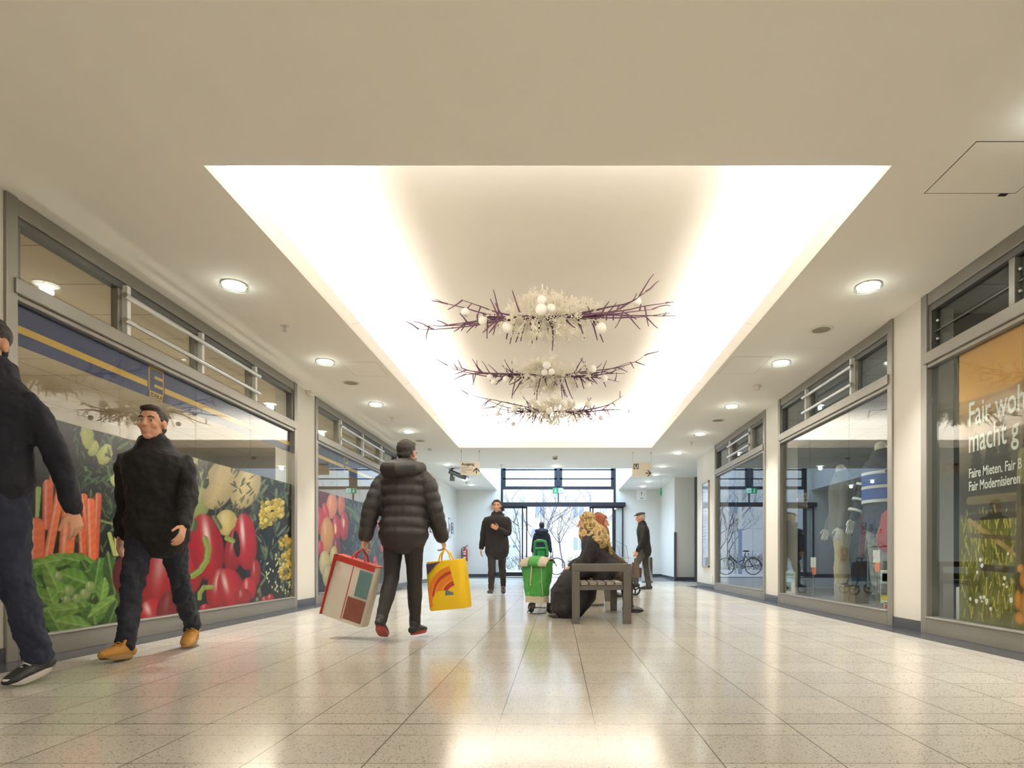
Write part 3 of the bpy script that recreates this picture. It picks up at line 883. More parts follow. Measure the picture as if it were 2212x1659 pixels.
# ------------------------------------------------ landscape poster of the letting office
CX = XR + 0.045
yy = np.sort(np.concatenate([F_PX * CX / (np.linspace(2072, 2240, 150) - VPX), np.linspace(1.75, 4.15, 120)]))
c = Art(CX, yy, np.linspace(0.158, 2.362, 380))
px, py = c.px, c.py
Yc, Zc = c.Y, c.Z
tz = (Zc - 0.16) / 2.2
g = lambda a0, a1: np.clip((tz - a0) / (a1 - a0), 0, 1)[..., None]
c.c[:] = C3((120, 100, 74)) * (1 - g(0.55, 0.85)) + C3((214, 158, 84)) * g(0.55, 0.85)
c.c = c.c * (1 - g(0.9, 1.0)) + C3((206, 150, 80)) * g(0.9, 1.0)
for base, amp, col, sd, sc in ((0.84, 0.05, (168, 128, 82), 1, 1.1), (0.76, 0.06, (140, 112, 80), 2, 1.5), (0.68, 0.05, (118, 98, 76), 3, 2.0), (0.62, 0.04, (92, 80, 64), 4, 2.6)):
    hl = base + amp * (fbm(Yc * sc, Yc * 0 + 3.3, 30 + sd) - 0.5) * 2
    c.mixin(np.clip((hl - tz) / 0.01, 0, 1), C3(col))
for k in range(34):
    fy, fz, fh = R7.uniform(1.8, 4.95), R7.uniform(0.5, 0.55), R7.uniform(0.1, 0.2)
    h = np.clip((fz + fh - tz) / fh, 0, 1)
    wd = 0.09 * h * (0.55 + 0.45 * np.abs(np.sin(h * 22)))
    c.mixin(((np.abs(Yc - fy) < wd) & (tz > fz - 0.1) & (tz < fz + fh)).astype(float) * 0.9, C3((46, 42, 34)))
c.mixin(np.clip((0.55 + 0.02 * fbm(Yc * 6, Yc * 0, 8) - tz) / 0.02, 0, 1), C3((58, 52, 42)))
mead = np.clip((0.40 - tz) / 0.03, 0, 1)
c.mixin(mead, (C3((92, 88, 40))[None, None] * (0.5 + 1.0 * fbm(Yc * 14, Zc * 14, 40)[..., None])))
for k in range(1300):
    gy, gz = R7.uniform(1.8, 5.0), R7.uniform(0.16, 1.0)
    L = R7.uniform(0.04, 0.12); lean = R7.uniform(-0.4, 0.4)
    i0, i1 = np.searchsorted(c.ys, gy - 0.06), np.searchsorted(c.ys, gy + 0.06)
    j0, j1 = np.searchsorted(c.zs, gz), np.searchsorted(c.zs, gz + L)
    sub = np.abs(Yc[i0:i1, j0:j1] - gy - lean * (Zc[i0:i1, j0:j1] - gz)) < 0.006
    col = C3(R7.choice([(150, 140, 62), (120, 116, 48), (176, 160, 84), (70, 74, 32)]))
    blk = c.c[i0:i1, j0:j1]; blk[sub] = blk[sub] * 0.3 + col * 0.7
def wood(y0, z0, y1, z1, r, col):
    dy, dz = y1 - y0, z1 - z0
    t = np.clip(((Yc - y0) * dy + (Zc - z0) * dz) / (dy * dy + dz * dz), 0, 1)
    qy, qz = Yc - y0 - t * dy, Zc - z0 - t * dz
    d = np.sqrt(qy * qy + qz * qz) / r
    n = fbm(t * 12, (qy + qz) * 60, 50)
    c.mixin(np.clip((1 - d) / 0.15, 0, 1), C3(col)[None, None] * (0.45 + 0.9 * n)[..., None])
wood(2.0, 1.06, 4.9, 1.14, 0.035, (120, 104, 72)); wood(2.0, 0.98, 4.9, 1.0, 0.028, (54, 44, 32))
wood(4.4, 0.70, 4.9, 0.98, 0.022, (150, 126, 80)); wood(2.0, 0.7, 4.4, 0.74, 0.03, (84, 70, 46)); wood(4.9, 0.86, 4.4, 0.82, 0.02, (96, 78, 52)); wood(3.2, 0.55, 4.75, 0.6, 0.028, (60, 48, 32))
wood(4.36, 0.25, 4.34, 1.28, 0.055, (86, 72, 46)); wood(4.34, 1.26, 4.33, 1.42, 0.055, (150, 140, 100)); wood(2.6, 0.2, 2.6, 1.3, 0.06, (86, 72, 46))
for k in range(70):
    fy, fz = R7.uniform(1.9, 4.96), R7.uniform(0.19, 0.75); rr = R7.uniform(0.008, 0.02)
    d = ((Yc - fy) ** 2 + (Zc - fz) ** 2)
    c.mixin((d < rr * rr).astype(float), C3((232, 230, 216))); c.mixin((d < (rr * 0.35) ** 2).astype(float), C3((220, 180, 60)))
# the toy bear in the grass
def tb(y, z, ry, rz, col=(176, 120, 58)):
    u, v = (Yc - y) / ry, (Zc - z) / rz; r = np.sqrt(u * u + v * v)
    c.mixin(np.clip((1 - r) / 0.12, 0, 1), C3(col)[None, None] * (0.55 + 0.55 * np.clip(1 - r * r, 0, 1) + 0.25 * (fbm(Yc * 60, Zc * 60, 60) - 0.5))[..., None])
by, bz = 4.28, 0.2
tb(by, bz + 0.13, 0.10, 0.13); tb(by + 0.08, bz + 0.04, 0.06, 0.05); tb(by - 0.08, bz + 0.04, 0.06, 0.05); tb(by + 0.1, bz + 0.17, 0.035, 0.08); tb(by - 0.1, bz + 0.17, 0.035, 0.08)
tb(by, bz + 0.32, 0.09, 0.085); tb(by + 0.075, bz + 0.40, 0.035, 0.035); tb(by - 0.075, bz + 0.40, 0.035, 0.035); tb(by, bz + 0.295, 0.045, 0.035, (214, 172, 108))
tb(by, bz + 0.31, 0.014, 0.01, (40, 26, 20)); tb(by + 0.035, bz + 0.345, 0.009, 0.009, (30, 20, 16)); tb(by - 0.035, bz + 0.345, 0.009, 0.009, (30, 20, 16)); tb(by, bz + 0.13, 0.05, 0.07, (204, 160, 96))
c.c = np.clip(c.c * np.where(c.Z[..., None] < 1.05, 1.5, 1.12), 0, 1)
lp_ = c.build('landscape_poster', M['print'], flip=True)
tag(lp_, 'window poster of an orange sky, wooden fence and meadow with white lettering', 'poster')
M['white_ink'] = mat('white_ink', (250, 246, 238), 0.5, var=0.005, emit=None)
def ctext(s, px0, py0, hpx, bold, sx=0.63):
    p = on_wall(px0, py0, CX)
    size = hpx * p.y / F_PX / 0.70
    text(s, size, M['white_ink'], 'lettering', lp_, (CX - 0.002, p.y, p.z), (R_(90), 0, R_(-90)), bold * size, 0.0005, 'LEFT', sx)
ctext('Fair woh', 2092, 921, 50, 0.012)
ctext('macht g', 2092, 978, 50, 0.012)
ctext('Faire Mieten. Fair B', 2093, 1033, 20, 0.014, 0.66)
ctext('Fair Modernisieren', 2093, 1061, 20, 0.014, 0.66)
# ================================================================ CEILING FITTINGS
M['lamp_on'] = mat('lit_diffuser', (255, 255, 250), 0.5, var=0.0, emit=(0.97, 1.0, 0.95), es=9.0)
M['lamp_rim'] = mat('lamp_rim', (240, 240, 236), 0.3)
M['clear_ring'] = glass_mat('clear_ring_glass', (0.95, 0.98, 0.96), 0.08)
def make_downlight():
    t = thing('downlight', 'x', 'ceiling lamp')
    q = MB(); q.lathe((0, 0, 0), [(0.104, 0), (0.104, -0.006), (0.098, -0.009), (0.092, -0.006), (0.092, 0.0)], 36); q.build('rim', M['lamp_rim'], t, smooth=True)
    q = MB(); q.lathe((0, 0, 0), [(0.0001, -0.004), (0.092, -0.004)], 36); q.build('diffuser', M['lamp_on'], t, fix=False)
    q = MB(); q.lathe((0, 0, 0), [(0.088, -0.028), (0.118, -0.028), (0.118, -0.022), (0.088, -0.022), (0.088, -0.028)], 40); q.build('glass_ring', M['clear_ring'], t, smooth=True)
    q = MB(); q.lathe((0, 0, 0), [(0.101, -0.006), (0.105, -0.006), (0.105, -0.001), (0.101, -0.001)], 24)
    for k in range(3):
        w = 2.1 + k * 2.094; q.cyl((0.1 * math.cos(w), 0.1 * math.sin(w), -0.03), (0.1 * math.cos(w), 0.1 * math.sin(w), 0), 0.004, 8)
    q.build('ring_holder', M['alu'], t)
    return t
DL = make_downlight()
first = [True]
def lamp_under(x, y, e=19, c=(1.0, 0.985, 0.95)):
    d = bpy.data.lights.new('downlight_glow', 'AREA'); d.shape = 'DISK'; d.size = 0.2; d.energy = e; d.color = c; d.spread = R_(78)
    o = bpy.data.objects.new('downlight_glow', d); COL.objects.link(o); o.location = (x, y, CZ - 0.034)
    d = bpy.data.lights.new('downlight_halo', 'POINT'); d.energy = 1.6; d.color = (0.95, 1.0, 0.93); d.shadow_soft_size = 0.05
    o = bpy.data.objects.new('downlight_halo', d); COL.objects.link(o); o.location = (x, y, CZ - 0.06)
def place_dl(x, y, label):
    o = DL if first[0] else copy_tree(DL); first[0] = False
    o.location = (x, y, CZ); o['label'] = label; o['group'] = 'round downlights in the ceiling'
    lamp_under(x, y, *((4.5, (0.88, 0.95, 1.0)) if y > 15 else (16,)))
ORD = ['nearest', 'second', 'third', 'fourth', 'fifth', 'sixth', 'seventh']
for k, y in enumerate((5.18, 7.2, 9.2, 11.2)):
    place_dl(-2.79, y, '%s round downlight in the row above the left shop windows' % ORD[k].capitalize())
for k, y in enumerate((3.15, 5.2, 7.24, 9.31, 11.4, 13.5, 15.5)):
    place_dl(2.68 if k else 2.62, y, '%s round downlight in the row above the right shop windows' % ORD[k].capitalize())
for k, (x, y) in enumerate(((2.76, 17.05), (2.78, 18.6), (2.8, 19.9))):
    place_dl(x, y, '%s round downlight in the lobby ceiling, right of the entrance' % ORD[k].capitalize())
for k, (x, y) in enumerate(((-2.8, 15.2), (-2.83, 18.2), (-2.82, 19.5))):
    place_dl(x, y, '%s round downlight in the lobby ceiling, left of the entrance' % ORD[k].capitalize())
place_dl(-0.06, 15.45, 'single round downlight in front of the entrance, above the exit sign')


# ---------------------------------------------------------------- ornaments hanging in the recess
M['twig'] = mat('purple_twig', (78, 48, 66), 0.75, var=0.3, scale=40)
M['coral'] = mat('white_spray', (246, 240, 226), 0.8, var=0.02)
M['ball'] = mat('white_ball', (248, 246, 240), 0.7, var=0.01)
M['wire'] = mat('thin_wire', (190, 184, 176), 0.5)
def twig_path(r, p, d, L, step=0.05, wig=0.35):
    pts = [Vector(p)]; d = Vector(d).normalized()
    n = max(2, int(L / step))
    for k in range(n):
        d = (d + Vector((r.uniform(-wig, wig), r.uniform(-wig, wig), r.uniform(-wig, wig)))).normalized()
        pts.append(pts[-1] + d * (L / n))
    return pts
def ornament(cx, cy, cz, W, seed, label, balls, n_spray=150):
    r = random.Random(seed)
    t = thing('branch_ornament', label, 'hanging decoration', (cx, cy, cz), 0, 'branch ornaments hanging in the ceiling recess')
    for s in (-1, 1):
        q = MB()
        for k in range(6):
            p0 = (s * r.uniform(0.0, 0.15), r.uniform(-.03, .03), r.uniform(-.02, .02))
            L = W * r.uniform(0.6, 1.12) if k else W * 1.14
            pts = twig_path(r, p0, (s, r.uniform(-.05, .05), 0.0), L, 0.07, 0.16)
            m = len(pts)
            pts = [Vector((p.x, p.y * 0.5, p.z * 0.45 + 0.10 * (abs(p.x) / W) ** 2)) for p in pts]
            q.tube(pts, [0.011 * (1 - i / m) + 0.0025 for i in range(m)], 6)
            for j in range(2, m, 3):
                if abs(pts[j].x) > 0.42 and r.random() < 0.8:
                    d = Vector((s * r.uniform(-0.2, 1), r.uniform(-0.5, 0.5), r.uniform(-1.0, 0.9)))
                    tp = twig_path(r, pts[j], d, r.uniform(0.10, 0.25), 0.05, 0.22)
                    q.tube(tp, [0.007 * (1 - i / len(tp)) + 0.0025 for i in range(len(tp))], 5)
        for x in (0.48, 0.52, 0.57, 0.63, 0.7):
            q.tube([Vector((s * x, 0.03 * math.cos(w), 0.03 * math.sin(w))) for w in np.linspace(0, 6.0, 9)], 0.006, 5)
        q.build('branch', M['twig'], t, smooth=True)
    q = MB(); q.tube([(-.6, 0, 0), (.6, 0, 0)], .012, 6)
    for k in range(34):
        w = r.uniform(0, 2 * math.pi); x = r.uniform(-0.6, 0.6)
        d = Vector((x * 1.1 + r.uniform(-.3, .3), math.cos(w) * 0.8, math.sin(w)))
        if d.z > 0 and r.random() < 0.5: d.z *= -1
        tp = twig_path(r, (x, 0, 0), d, r.uniform(0.16, 0.36), 0.06, 0.14)
        q.tube(tp, [0.0075 * (1 - i / len(tp)) + 0.004 for i in range(len(tp))], 5)
    q.build('twig_cluster', M['twig'], t, smooth=True)
    # frosted coral-like sprays radiating from the middle
    q = MB()
    def sprig(p, d, L, rad, depth):
        pts = twig_path(r, p, d, L, L / 3, 0.3)
        q.tube(pts, [rad, rad * 0.9, rad * 0.8, rad * 0.7][:len(pts)], 4)
        if depth:
            for c in range(3):
                a = pts[r.randint(1, len(pts) - 1)]
                dd = (Vector(d).normalized() + Vector((r.uniform(-1, 1), r.uniform(-1, 1), r.uniform(-1, 1))) * 0.75).normalized()
                sprig(a, dd, L * r.uniform(0.5, 0.75), rad * 0.85, depth - 1)
    for k in range(n_spray):
        w = r.uniform(0, 2 * math.pi); x = r.gauss(0, 0.22); x = max(-0.5, min(0.5, x))
        d = Vector((x * 2.2 + r.uniform(-.4, .4), 0.75 * math.cos(w), math.sin(w) - 0.08))
        sprig((x, 0.02 * math.cos(w), 0.03 * math.sin(w)), d, r.uniform(0.08, 0.145) * (1.1 - 0.35 * abs(x) / 0.5), 0.0056, 3)
    q.build('white_spray', M['coral'], t)
    for (bx_, bz_, br, by_) in balls:
        q = MB(); q.ell((0, 0, 0), br, nu=24, nv=16); o = q.build('ball', M['ball'], t, smooth=True); o.location = (bx_, by_, bz_)
    for xe, sg in ((RX0 - cx, -1), (RX1 - cx, 1)):
        q = MB(); q.tube([Vector((xe, 0, 0.05 + CZ - cz)), Vector((sg * W, 0, 0.10))], 0.0015, 4); q.build('wire', M['wire'], t)
    return t
def ball_list(cx, cy, cz, lst):
    out = []
    for px_, py_, rp in lst:
        p = at_y(px_, py_, cy); out.append((p.x - cx, p.z - cz, rp * cy / F_PX, -0.28 if abs(p.x - cx) < 0.12 else -0.05))
    return out
for (px_, py_, Y, W, sd, lb, bl, ns) in (
    (1178, 685, 6.2, 1.28, 3, 'white and purple branch ornament hanging nearest in the bright ceiling recess',
     [(1007, 679, 9), (1044, 697, 9.5), (1097, 711, 12), (1172, 673, 9.5), (1171, 693, 12), (1191, 690, 9), (1297, 713, 12), (1374, 656, 10)], 150),
    (1180, 812, 8.35, 1.26, 8, 'white and purple branch ornament hanging in the middle of the three in the recess',
     [(1059, 817, 6.5), (1067, 828, 6.5), (1094, 822, 7.5), (1182, 803, 8.5), (1177, 818, 6.5), (1192, 816, 6.5), (1279, 800, 9), (1305, 820, 7), (1270, 833, 7)], 140),
    (1196, 888, 10.2, 1.25, 15, 'white and purple branch ornament hanging farthest down the ceiling recess',
     [(1112, 884, 7.5), (1075, 895, 5.5), (1109, 917, 5), (1187, 896, 7), (1180, 902, 5), (1271, 875, 7.5), (1298, 904, 5.5)], 120)):
    p = at_y(px_, py_, Y)
    ornament(p.x, Y, p.z, W, sd, lb, ball_list(p.x, Y, p.z, bl), ns)

# ---------------------------------------------------------------- small ceiling fittings
M['grille'] = mat('speaker_grille', (150, 142, 124), 0.6, bump=0.4, bscale=400)
M['offwhite'] = mat('offwhite_plastic', (222, 216, 202), 0.5)
def speaker(x, y, label):
    t = thing('ceiling_speaker', label, 'speaker', (x, y, CZ), 0, 'round speakers in the ceiling')
    q = MB(); q.lathe((0, 0, 0), [(0.118, 0), (0.116, -0.005), (0.09, -0.006), (0.088, -0.002)], 32); q.build('rim', M['offwhite'], t, smooth=True)
    q = MB(); q.lathe((0, 0, 0), [(0.0001, -0.003), (0.09, -0.003)], 32); q.build('grille', M['grille'], t, fix=False)
for px_, py_, lb in ((1774, 712, 'round speaker grille in the ceiling nearest the right shop windows'), (1551, 908, 'round speaker grille in the ceiling farther along the right side'),
                     (758, 827, 'round speaker grille in the ceiling nearest the left shop windows'), (907, 952, 'round speaker grille in the ceiling near the left lobby corner')):
    p = on_ceil(px_, py_); speaker(p.x, p.y, lb)
def sprinkler(x, y, label):
    t = thing('sprinkler', label, 'sprinkler', (x, y, CZ), 0, 'sprinkler heads')
    q = MB(); q.lathe((0, 0, 0), [(0.001, -0.002), (0.042, -0.004), (0.042, 0)], 24); q.build('plate', M['offwhite'], t)
    q = MB(); q.cyl((0, 0, -0.05), (0, 0, 0), 0.011, 12); q.lathe((0, 0, -0.05), [(0.001, 0), (0.02, -0.001), (0.02, -0.004), (0.001, -0.006)], 16); q.build('head', M['alu'], t)
for px_, py_, lb in ((615, 704, 'sprinkler head in the ceiling between the two nearest left downlights'), (846, 902, 'sprinkler head in the ceiling above the second left shop window'),
                     (1494, 955, 'sprinkler head in the ceiling near the far right shop window'), (1083, 1004, 'sprinkler head in the lobby ceiling beside the light well')):
    p = on_ceil(px_, py_); sprinkler(p.x, p.y, lb)
def detector(x, y, label, s=1.0, dark=False):
    t = thing('smoke_detector', label, 'smoke detector', (x, y, CZ), 0, 'smoke detectors')
    q = MB(); q.lathe((0, 0, 0), [(0.055 * s, 0), (0.055 * s, -0.022 * s), (0.05 * s, -0.026 * s)], 24); q.lathe((0, 0, 0), [(0.05 * s, -0.026 * s), (0.001, -0.027 * s)], 24); q.build('base', M['offwhite'], t, smooth=True)
    q = MB(); q.lathe((0, 0, 0), [(0.042 * s, -0.026 * s), (0.042 * s, -0.05 * s), (0.034 * s, -0.06 * s), (0.001, -0.062 * s)], 24); q.build('chamber', M['grille'] if dark else M['offwhite'], t, smooth=True)
for px_, py_, lb, s, dk in ((1635, 833, 'white smoke detector in the ceiling just past the second right downlight', 1.0, False), (929, 969, 'flat smoke detector in the ceiling left of the recess end', 0.8, False),
                            (1199, 986, 'smoke detector in the middle of the ceiling before the entrance', 1.2, True), (1008, 1041, 'small dark smoke detector in the lobby ceiling just past the surveillance camera', 0.8, True)):
    p = on_ceil(px_, py_); detector(p.x, p.y, lb, s, dk)
# access hatches: thin dark outline in the plaster
M['gap'] = mat('shadow_gap', (70, 62, 50), 0.9)
M['hatch'] = mat('faint_gap', (186, 176, 158), 0.9)
def hatch(x0, x1, y0, y1, label, m, wd=0.004):
    t = thing('ceiling_hatch', label, 'hatch', ((x0 + x1) / 2, (y0 + y1) / 2, CZ), 0, 'access hatches in the ceiling')
    a, b_ = (x1 - x0) / 2, (y1 - y0) / 2
    q = MB(); q.box(-a, a, -b_, b_, -0.0015, 0.0); q.build('panel', M['ceil'], t)
    q = MB(); z0, z1 = -0.002, 0.0
    q.box(-a, a, -b_ - wd, -b_, z0, z1); q.box(-a, a, b_, b_ + wd, z0, z1); q.box(-a - wd, -a, -b_ - wd, b_ + wd, z0, z1); q.box(a, a + wd, -b_ - wd, b_ + wd, z0, z1)
    q.build('gap', m, t)
    return t
p = on_ceil(1998, 417); p2 = on_ceil(2104, 306)
h = hatch(p.x, p.x + 0.58, p2.y, p.y, 'square access hatch with a dark gap in the ceiling near the right shop', M['gap'])
q = MB(); q.box(0.20, 0.25, 0.24, 0.27, -0.004, 0); q.build('lock', M['black'], h)
hatch(2.05, 2.5, 7.05, 7.7, 'faint access hatch beside the second right downlight', M['hatch'], 0.003)
hatch(-2.62, -2.2, 7.25, 7.8, 'faint access hatch beside the second left downlight', M['hatch'], 0.003)

# ---------------------------------------------------------------- hanging signs
M['sign'] = mat('cream_sign', (236, 226, 206), 0.5, var=0.01)
M['ink'] = mat('black_ink', (28, 30, 40), 0.5)
M['grey_ink'] = mat('grey_ink', (120, 116, 112), 0.6)
def arrow(parent, cx, cz, L, ang, y):
    q = MB(); w = 0.011
    def seg(x0, z0, x1, z1):
        d = Vector((x1 - x0, 0, z1 - z0)); n = Vector((-d.z, 0, d.x)).normalized() * w
        q.prism([(x0 + n.x, y, z0 + n.z), (x1 + n.x, y, z1 + n.z), (x1 - n.x, y, z1 - n.z), (x0 - n.x, y, z0 - n.z)], (0, -0.001, 0))
    c, s = math.cos(ang), math.sin(ang)
    R = lambda u, v: (cx + u * c - v * s, cz + u * s + v * c)
    seg(*R(-L, 0), *R(L, 0)); seg(*R(L + 0.006, 0), *R(L - 0.065, 0.07)); seg(*R(L + 0.006, 0), *R(L - 0.065, -0.07))
    return q.build('arrow', M['ink'], parent)
def hang_sign(x0, x1, z0, z1, Y, label):
    t = thing('hanging_sign', label, 'sign', ((x0 + x1) / 2, Y, z0))
    q = MB(); w = (x1 - x0) / 2; q.box(-w, w, -0.009, 0.009, 0, z1 - z0); pn = q.build('panel', M['sign'], t, bevel=0.002)
    for sx in (-w + 0.015, w - 0.015):
        q = MB(); q.cyl((sx, 0, z1 - z0), (sx, 0, CZ - z0), 0.0018, 6); q.cyl((sx, 0, CZ - z0 - 0.04), (sx, 0, CZ - z0), 0.006, 8); q.build('suspension_wire', M['frame_dark'], t)
    return t, pn, w, z1 - z0
a0, a1 = at_y(995, 1026, 13.2), at_y(1036.5, 997, 13.2)
t, pn, w, hh = hang_sign(a0.x, a1.x, a0.z, a1.z, 13.2, 'cream exit direction sign with upward arrow hanging left of the entrance')
text('Ausgang', 0.083, M['ink'], 'lettering', t, (-w + 0.02, -0.0095, hh - 0.085), (R_(90), 0, 0), 0.0028, 0.0005)
for k, s in enumerate(('Joachim-', 'Gottschalk-', 'Weg')):
    text(s, 0.05, M['grey_ink'], 'lettering', t, (-w + 0.022, -0.0095, hh - 0.145 - 0.05 * k), (R_(90), 0, 0), 0.0003, 0.0005)
arrow(t, w - 0.075, 0.085, 0.055, R_(90), -0.0095)
a0, a1 = at_y(1365.5, 1029.5, 13.4), at_y(1408, 999.5, 13.4)
t, pn, w, hh = hang_sign(a0.x, a1.x, a0.z, a1.z, 13.4, 'cream underground station sign with right arrow hanging right of the entrance')
q = MB(); q.box(-w + 0.03, -w + 0.145, -0.0105, -0.009, hh - 0.145, hh - 0.025); sq = q.build('station_square', M['ink'], t)
text('U', 0.115, M['white'], 'lettering', sq, (-w + 0.0875, -0.0115, hh - 0.127), (R_(90), 0, 0), 0.004, 0.0005, 'CENTER')
arrow(t, w - 0.085, 0.075, 0.055, 0, -0.0095)
# escape route signs
M['exit_green'] = mat('exit_green', (14, 120, 70), 0.4, emit=srgb(20, 170, 100), es=0.3)
M['exit_white'] = mat('exit_white', (190, 225, 208), 0.4, emit=(0.85, 1.0, 0.93), es=0.3)
def exit_sign(loc, rz, label, W=0.34, H=0.165, rods=0):
    t = thing('exit_sign', label, 'exit sign', loc, rz, 'green escape route signs')
    q = MB(); q.box(-W / 2, W / 2, -0.02, 0.02, 0, H); q.build('lamp_box', M['exit_green'], t, bevel=0.003)
    for sd in (-1, 1):
        y = sd * 0.0205
        q = MB()
        q.box(W * 0.03, W * 0.47, y, y + sd * 0.001, H * 0.08, H * 0.92); q.build('door_symbol', M['exit_white'], t)
        q = MB()       # running figure
        for pts, r_ in (([(0.07, .105), (0.085, .07)], .012), ([(0.085, .07), (0.062, .045), (0.05, .025)], .007), ([(0.085, .07), (0.105, .05), (0.12, .028)], .007), ([(0.072, .1), (0.05, .085), (0.045, .07)], .005), ([(0.075, .1), (0.1, .09), (0.115, .1)], .005)):
            q.tube([Vector((x * W / 0.34 * 0.95, y + sd * 0.0015, z * H / 0.165)) for x, z in pts], r_, 6)
        q.ell((0.066 * W / 0.34, y + sd * 0.0015, 0.127 * H / 0.165), (0.012, 0.001, 0.012)); q.build('running_figure', M['exit_green'], t)
        q = MB(); cx = -W * 0.25
        q.prism([(cx - .012, y, H * .85), (cx + .012, y, H * .85), (cx + .012, y, H * .42), (cx + .045, y, H * .42), (cx, y, H * .12), (cx - .045, y, H * .42), (cx - .012, y, H * .42)], (0, sd * 0.0012, 0))
        q.build('down_arrow', M['exit_white'], t)
    for k in range(rods):
        x = -W * 0.3 + k * W * 0.6
        q = MB(); q.cyl((x, 0, H), (x, 0, CZ - loc[2]), 0.003, 6); q.build('rod', M['alu'], t)
    return t
p = at_y(1205.5, 1066, 20.8)
exit_sign((p.x, 20.8, p.z), 0, 'green and white exit sign fixed to the transom above the entrance', 0.37, 0.19)
p = at_y(1428, 1071, 16.4)
exit_sign((p.x, 16.4, p.z), R_(80), 'green exit sign seen edge on, hanging by rods in front of the alcove', 0.34, 0.2, 2)
# surveillance camera
p = at_y(977, 1012, 15.9)
t = thing('surveillance_camera', 'grey surveillance camera on a ceiling pole beside the left hanging sign', 'security camera', (p.x, 15.9, CZ))
q = MB(); q.cyl((0, 0, -0.30), (0, 0, 0), 0.02, 12); q.cyl((0, 0, -0.012), (0, 0, 0), 0.05, 16); q.build('pole', M['frame_dark'], t)
q = MB(); q.box(-0.06, 0.06, -0.04, 0.04, -0.33, -0.22); q.box(-0.05, 0.0, -0.03, 0.03, -0.22, -0.12); q.build('bracket', M['frame_dark'], t, bevel=0.006)
q = MB()
rot = Euler((0, R_(22), 0)).to_matrix()
q.ell((0, 0, 0), 0.001)
q.v, q.f, q.mi = [], [], []
for x0, x1, y, z0, z1 in ((-0.12, 0.36, 0.055, -0.05, 0.045),):
    q.box(x0, x1, -y, y, z0, z1)
q.v = [tuple(rot @ Vector(v) + Vector((0.03, -0.03, -0.13))) for v in q.v]
q.build('housing', M['frame_dark'], t, bevel=0.015)
q = MB(); q.box(-0.14, 0.42, -0.07, 0.07, 0.05, 0.062); q.v = [tuple(rot @ Vector(v) + Vector((0.03, -0.03, -0.13))) for v in q.v]; q.build('sun_shield', M['anthracite'], t, bevel=0.004)
# alarm box on the left pier
p = on_wall(664, 838, XL)
t = thing('alarm_box', 'small white motion detector high on the left white pier', 'detector', (XL, p.y, p.z))
q = MB(); q.box(0, 0.07, -0.06, 0.06, -0.11, 0.11); q.build('housing', M['offwhite'], t, bevel=0.02)
q = MB(); q.ell((0.065, 0, -0.03), (0.02, 0.035, 0.04)); q.build('lens', M['white'], t, smooth=True)
# ================================================================ BENCHES, TROLLEY, BINS, WALL FITTINGS
M['bench_metal'] = mat('bench_metal', (92, 88, 82), 0.42, metal=0.4, var=0.05)
M['slat'] = mat('bench_slat', (128, 122, 114), 0.45, var=0.12, scale=14)
def bench(x0, x1, y0, y1, label):
    t = thing('bench', label, 'bench', ((x0 + x1) / 2, y0, 0), 0, 'benches in the middle of the hall')
    w, L, H, B = (x1 - x0) / 2, y1 - y0, 0.615, 0.08
    for yy_, nm in ((0, 'end_frame'), (L - B, 'end_frame')):
        q = MB(); q.box(-w, w, yy_, yy_ + B, H - 0.08, H)
        q.build('armrest', M['bench_metal'], t, bevel=0.005)
        for s in (-1, 1):
            q = MB(); q.box(s * w, s * (w - B), yy_, yy_ + B, 0, H - 0.08); q.build('leg', M['bench_metal'], t, bevel=0.004)
        q = MB(); q.box(-w + B, w - B, yy_ + 0.015, yy_ + B - 0.015, 0.345, 0.395); q.build('cross_bar', M['bench_metal'], t, bevel=0.004)
    n = 5; sw = (2 * (w - B) - 0.01) / n
    for k in range(n):
        xa = -w + B + 0.005 + k * sw
        q = MB(); q.box(xa + 0.008, xa + sw - 0.008, 0.0, L, 0.396, 0.428); q.build('slat', M['slat'], t, bevel=0.004)
    return t
bench(0.14, 0.745, 6.14, 7.72, 'grey metal bench with slatted seat nearest the camera, where the women sit')
bench(0.20, 0.80, 9.3, 10.9, 'grey metal bench behind the steel cylinder, farther down the hall')
t = thing('waste_bin', 'round brushed steel bin standing behind the nearer bench', 'bin', (0.49, 8.52, 0))
q = MB(); q.lathe((0, 0, 0), [(0.0001, 0), (0.155, 0), (0.157, 0.004), (0.157, 0.60), (0.15, 0.61), (0.12, 0.612), (0.12, 0.5), (0.0001, 0.5)], 48); q.build('drum', M['steel'], t, smooth=True)
q = MB(); q.lathe((0, 0, 0), [(0.158, 0.0), (0.160, 0.002), (0.160, 0.03), (0.158, 0.032)], 48); q.build('base_ring', M['frame_dark'], t)
t = thing('waste_bin', 'tall steel cylinder bin standing by the far wall right of the entrance', 'bin', (2.42, 16.4, 0))
q = MB(); q.lathe((0, 0, 0), [(0.0001, 0), (0.145, 0), (0.148, 0.004), (0.148, 0.66), (0.14, 0.68), (0.0001, 0.69)], 40); q.build('drum', M['steel'], t, smooth=True)
q = MB(); q.lathe((0, 0, 0), [(0.149, 0.0), (0.152, 0.003), (0.152, 0.03), (0.149, 0.032)], 40); q.build('base_ring', M['frame_dark'], t)

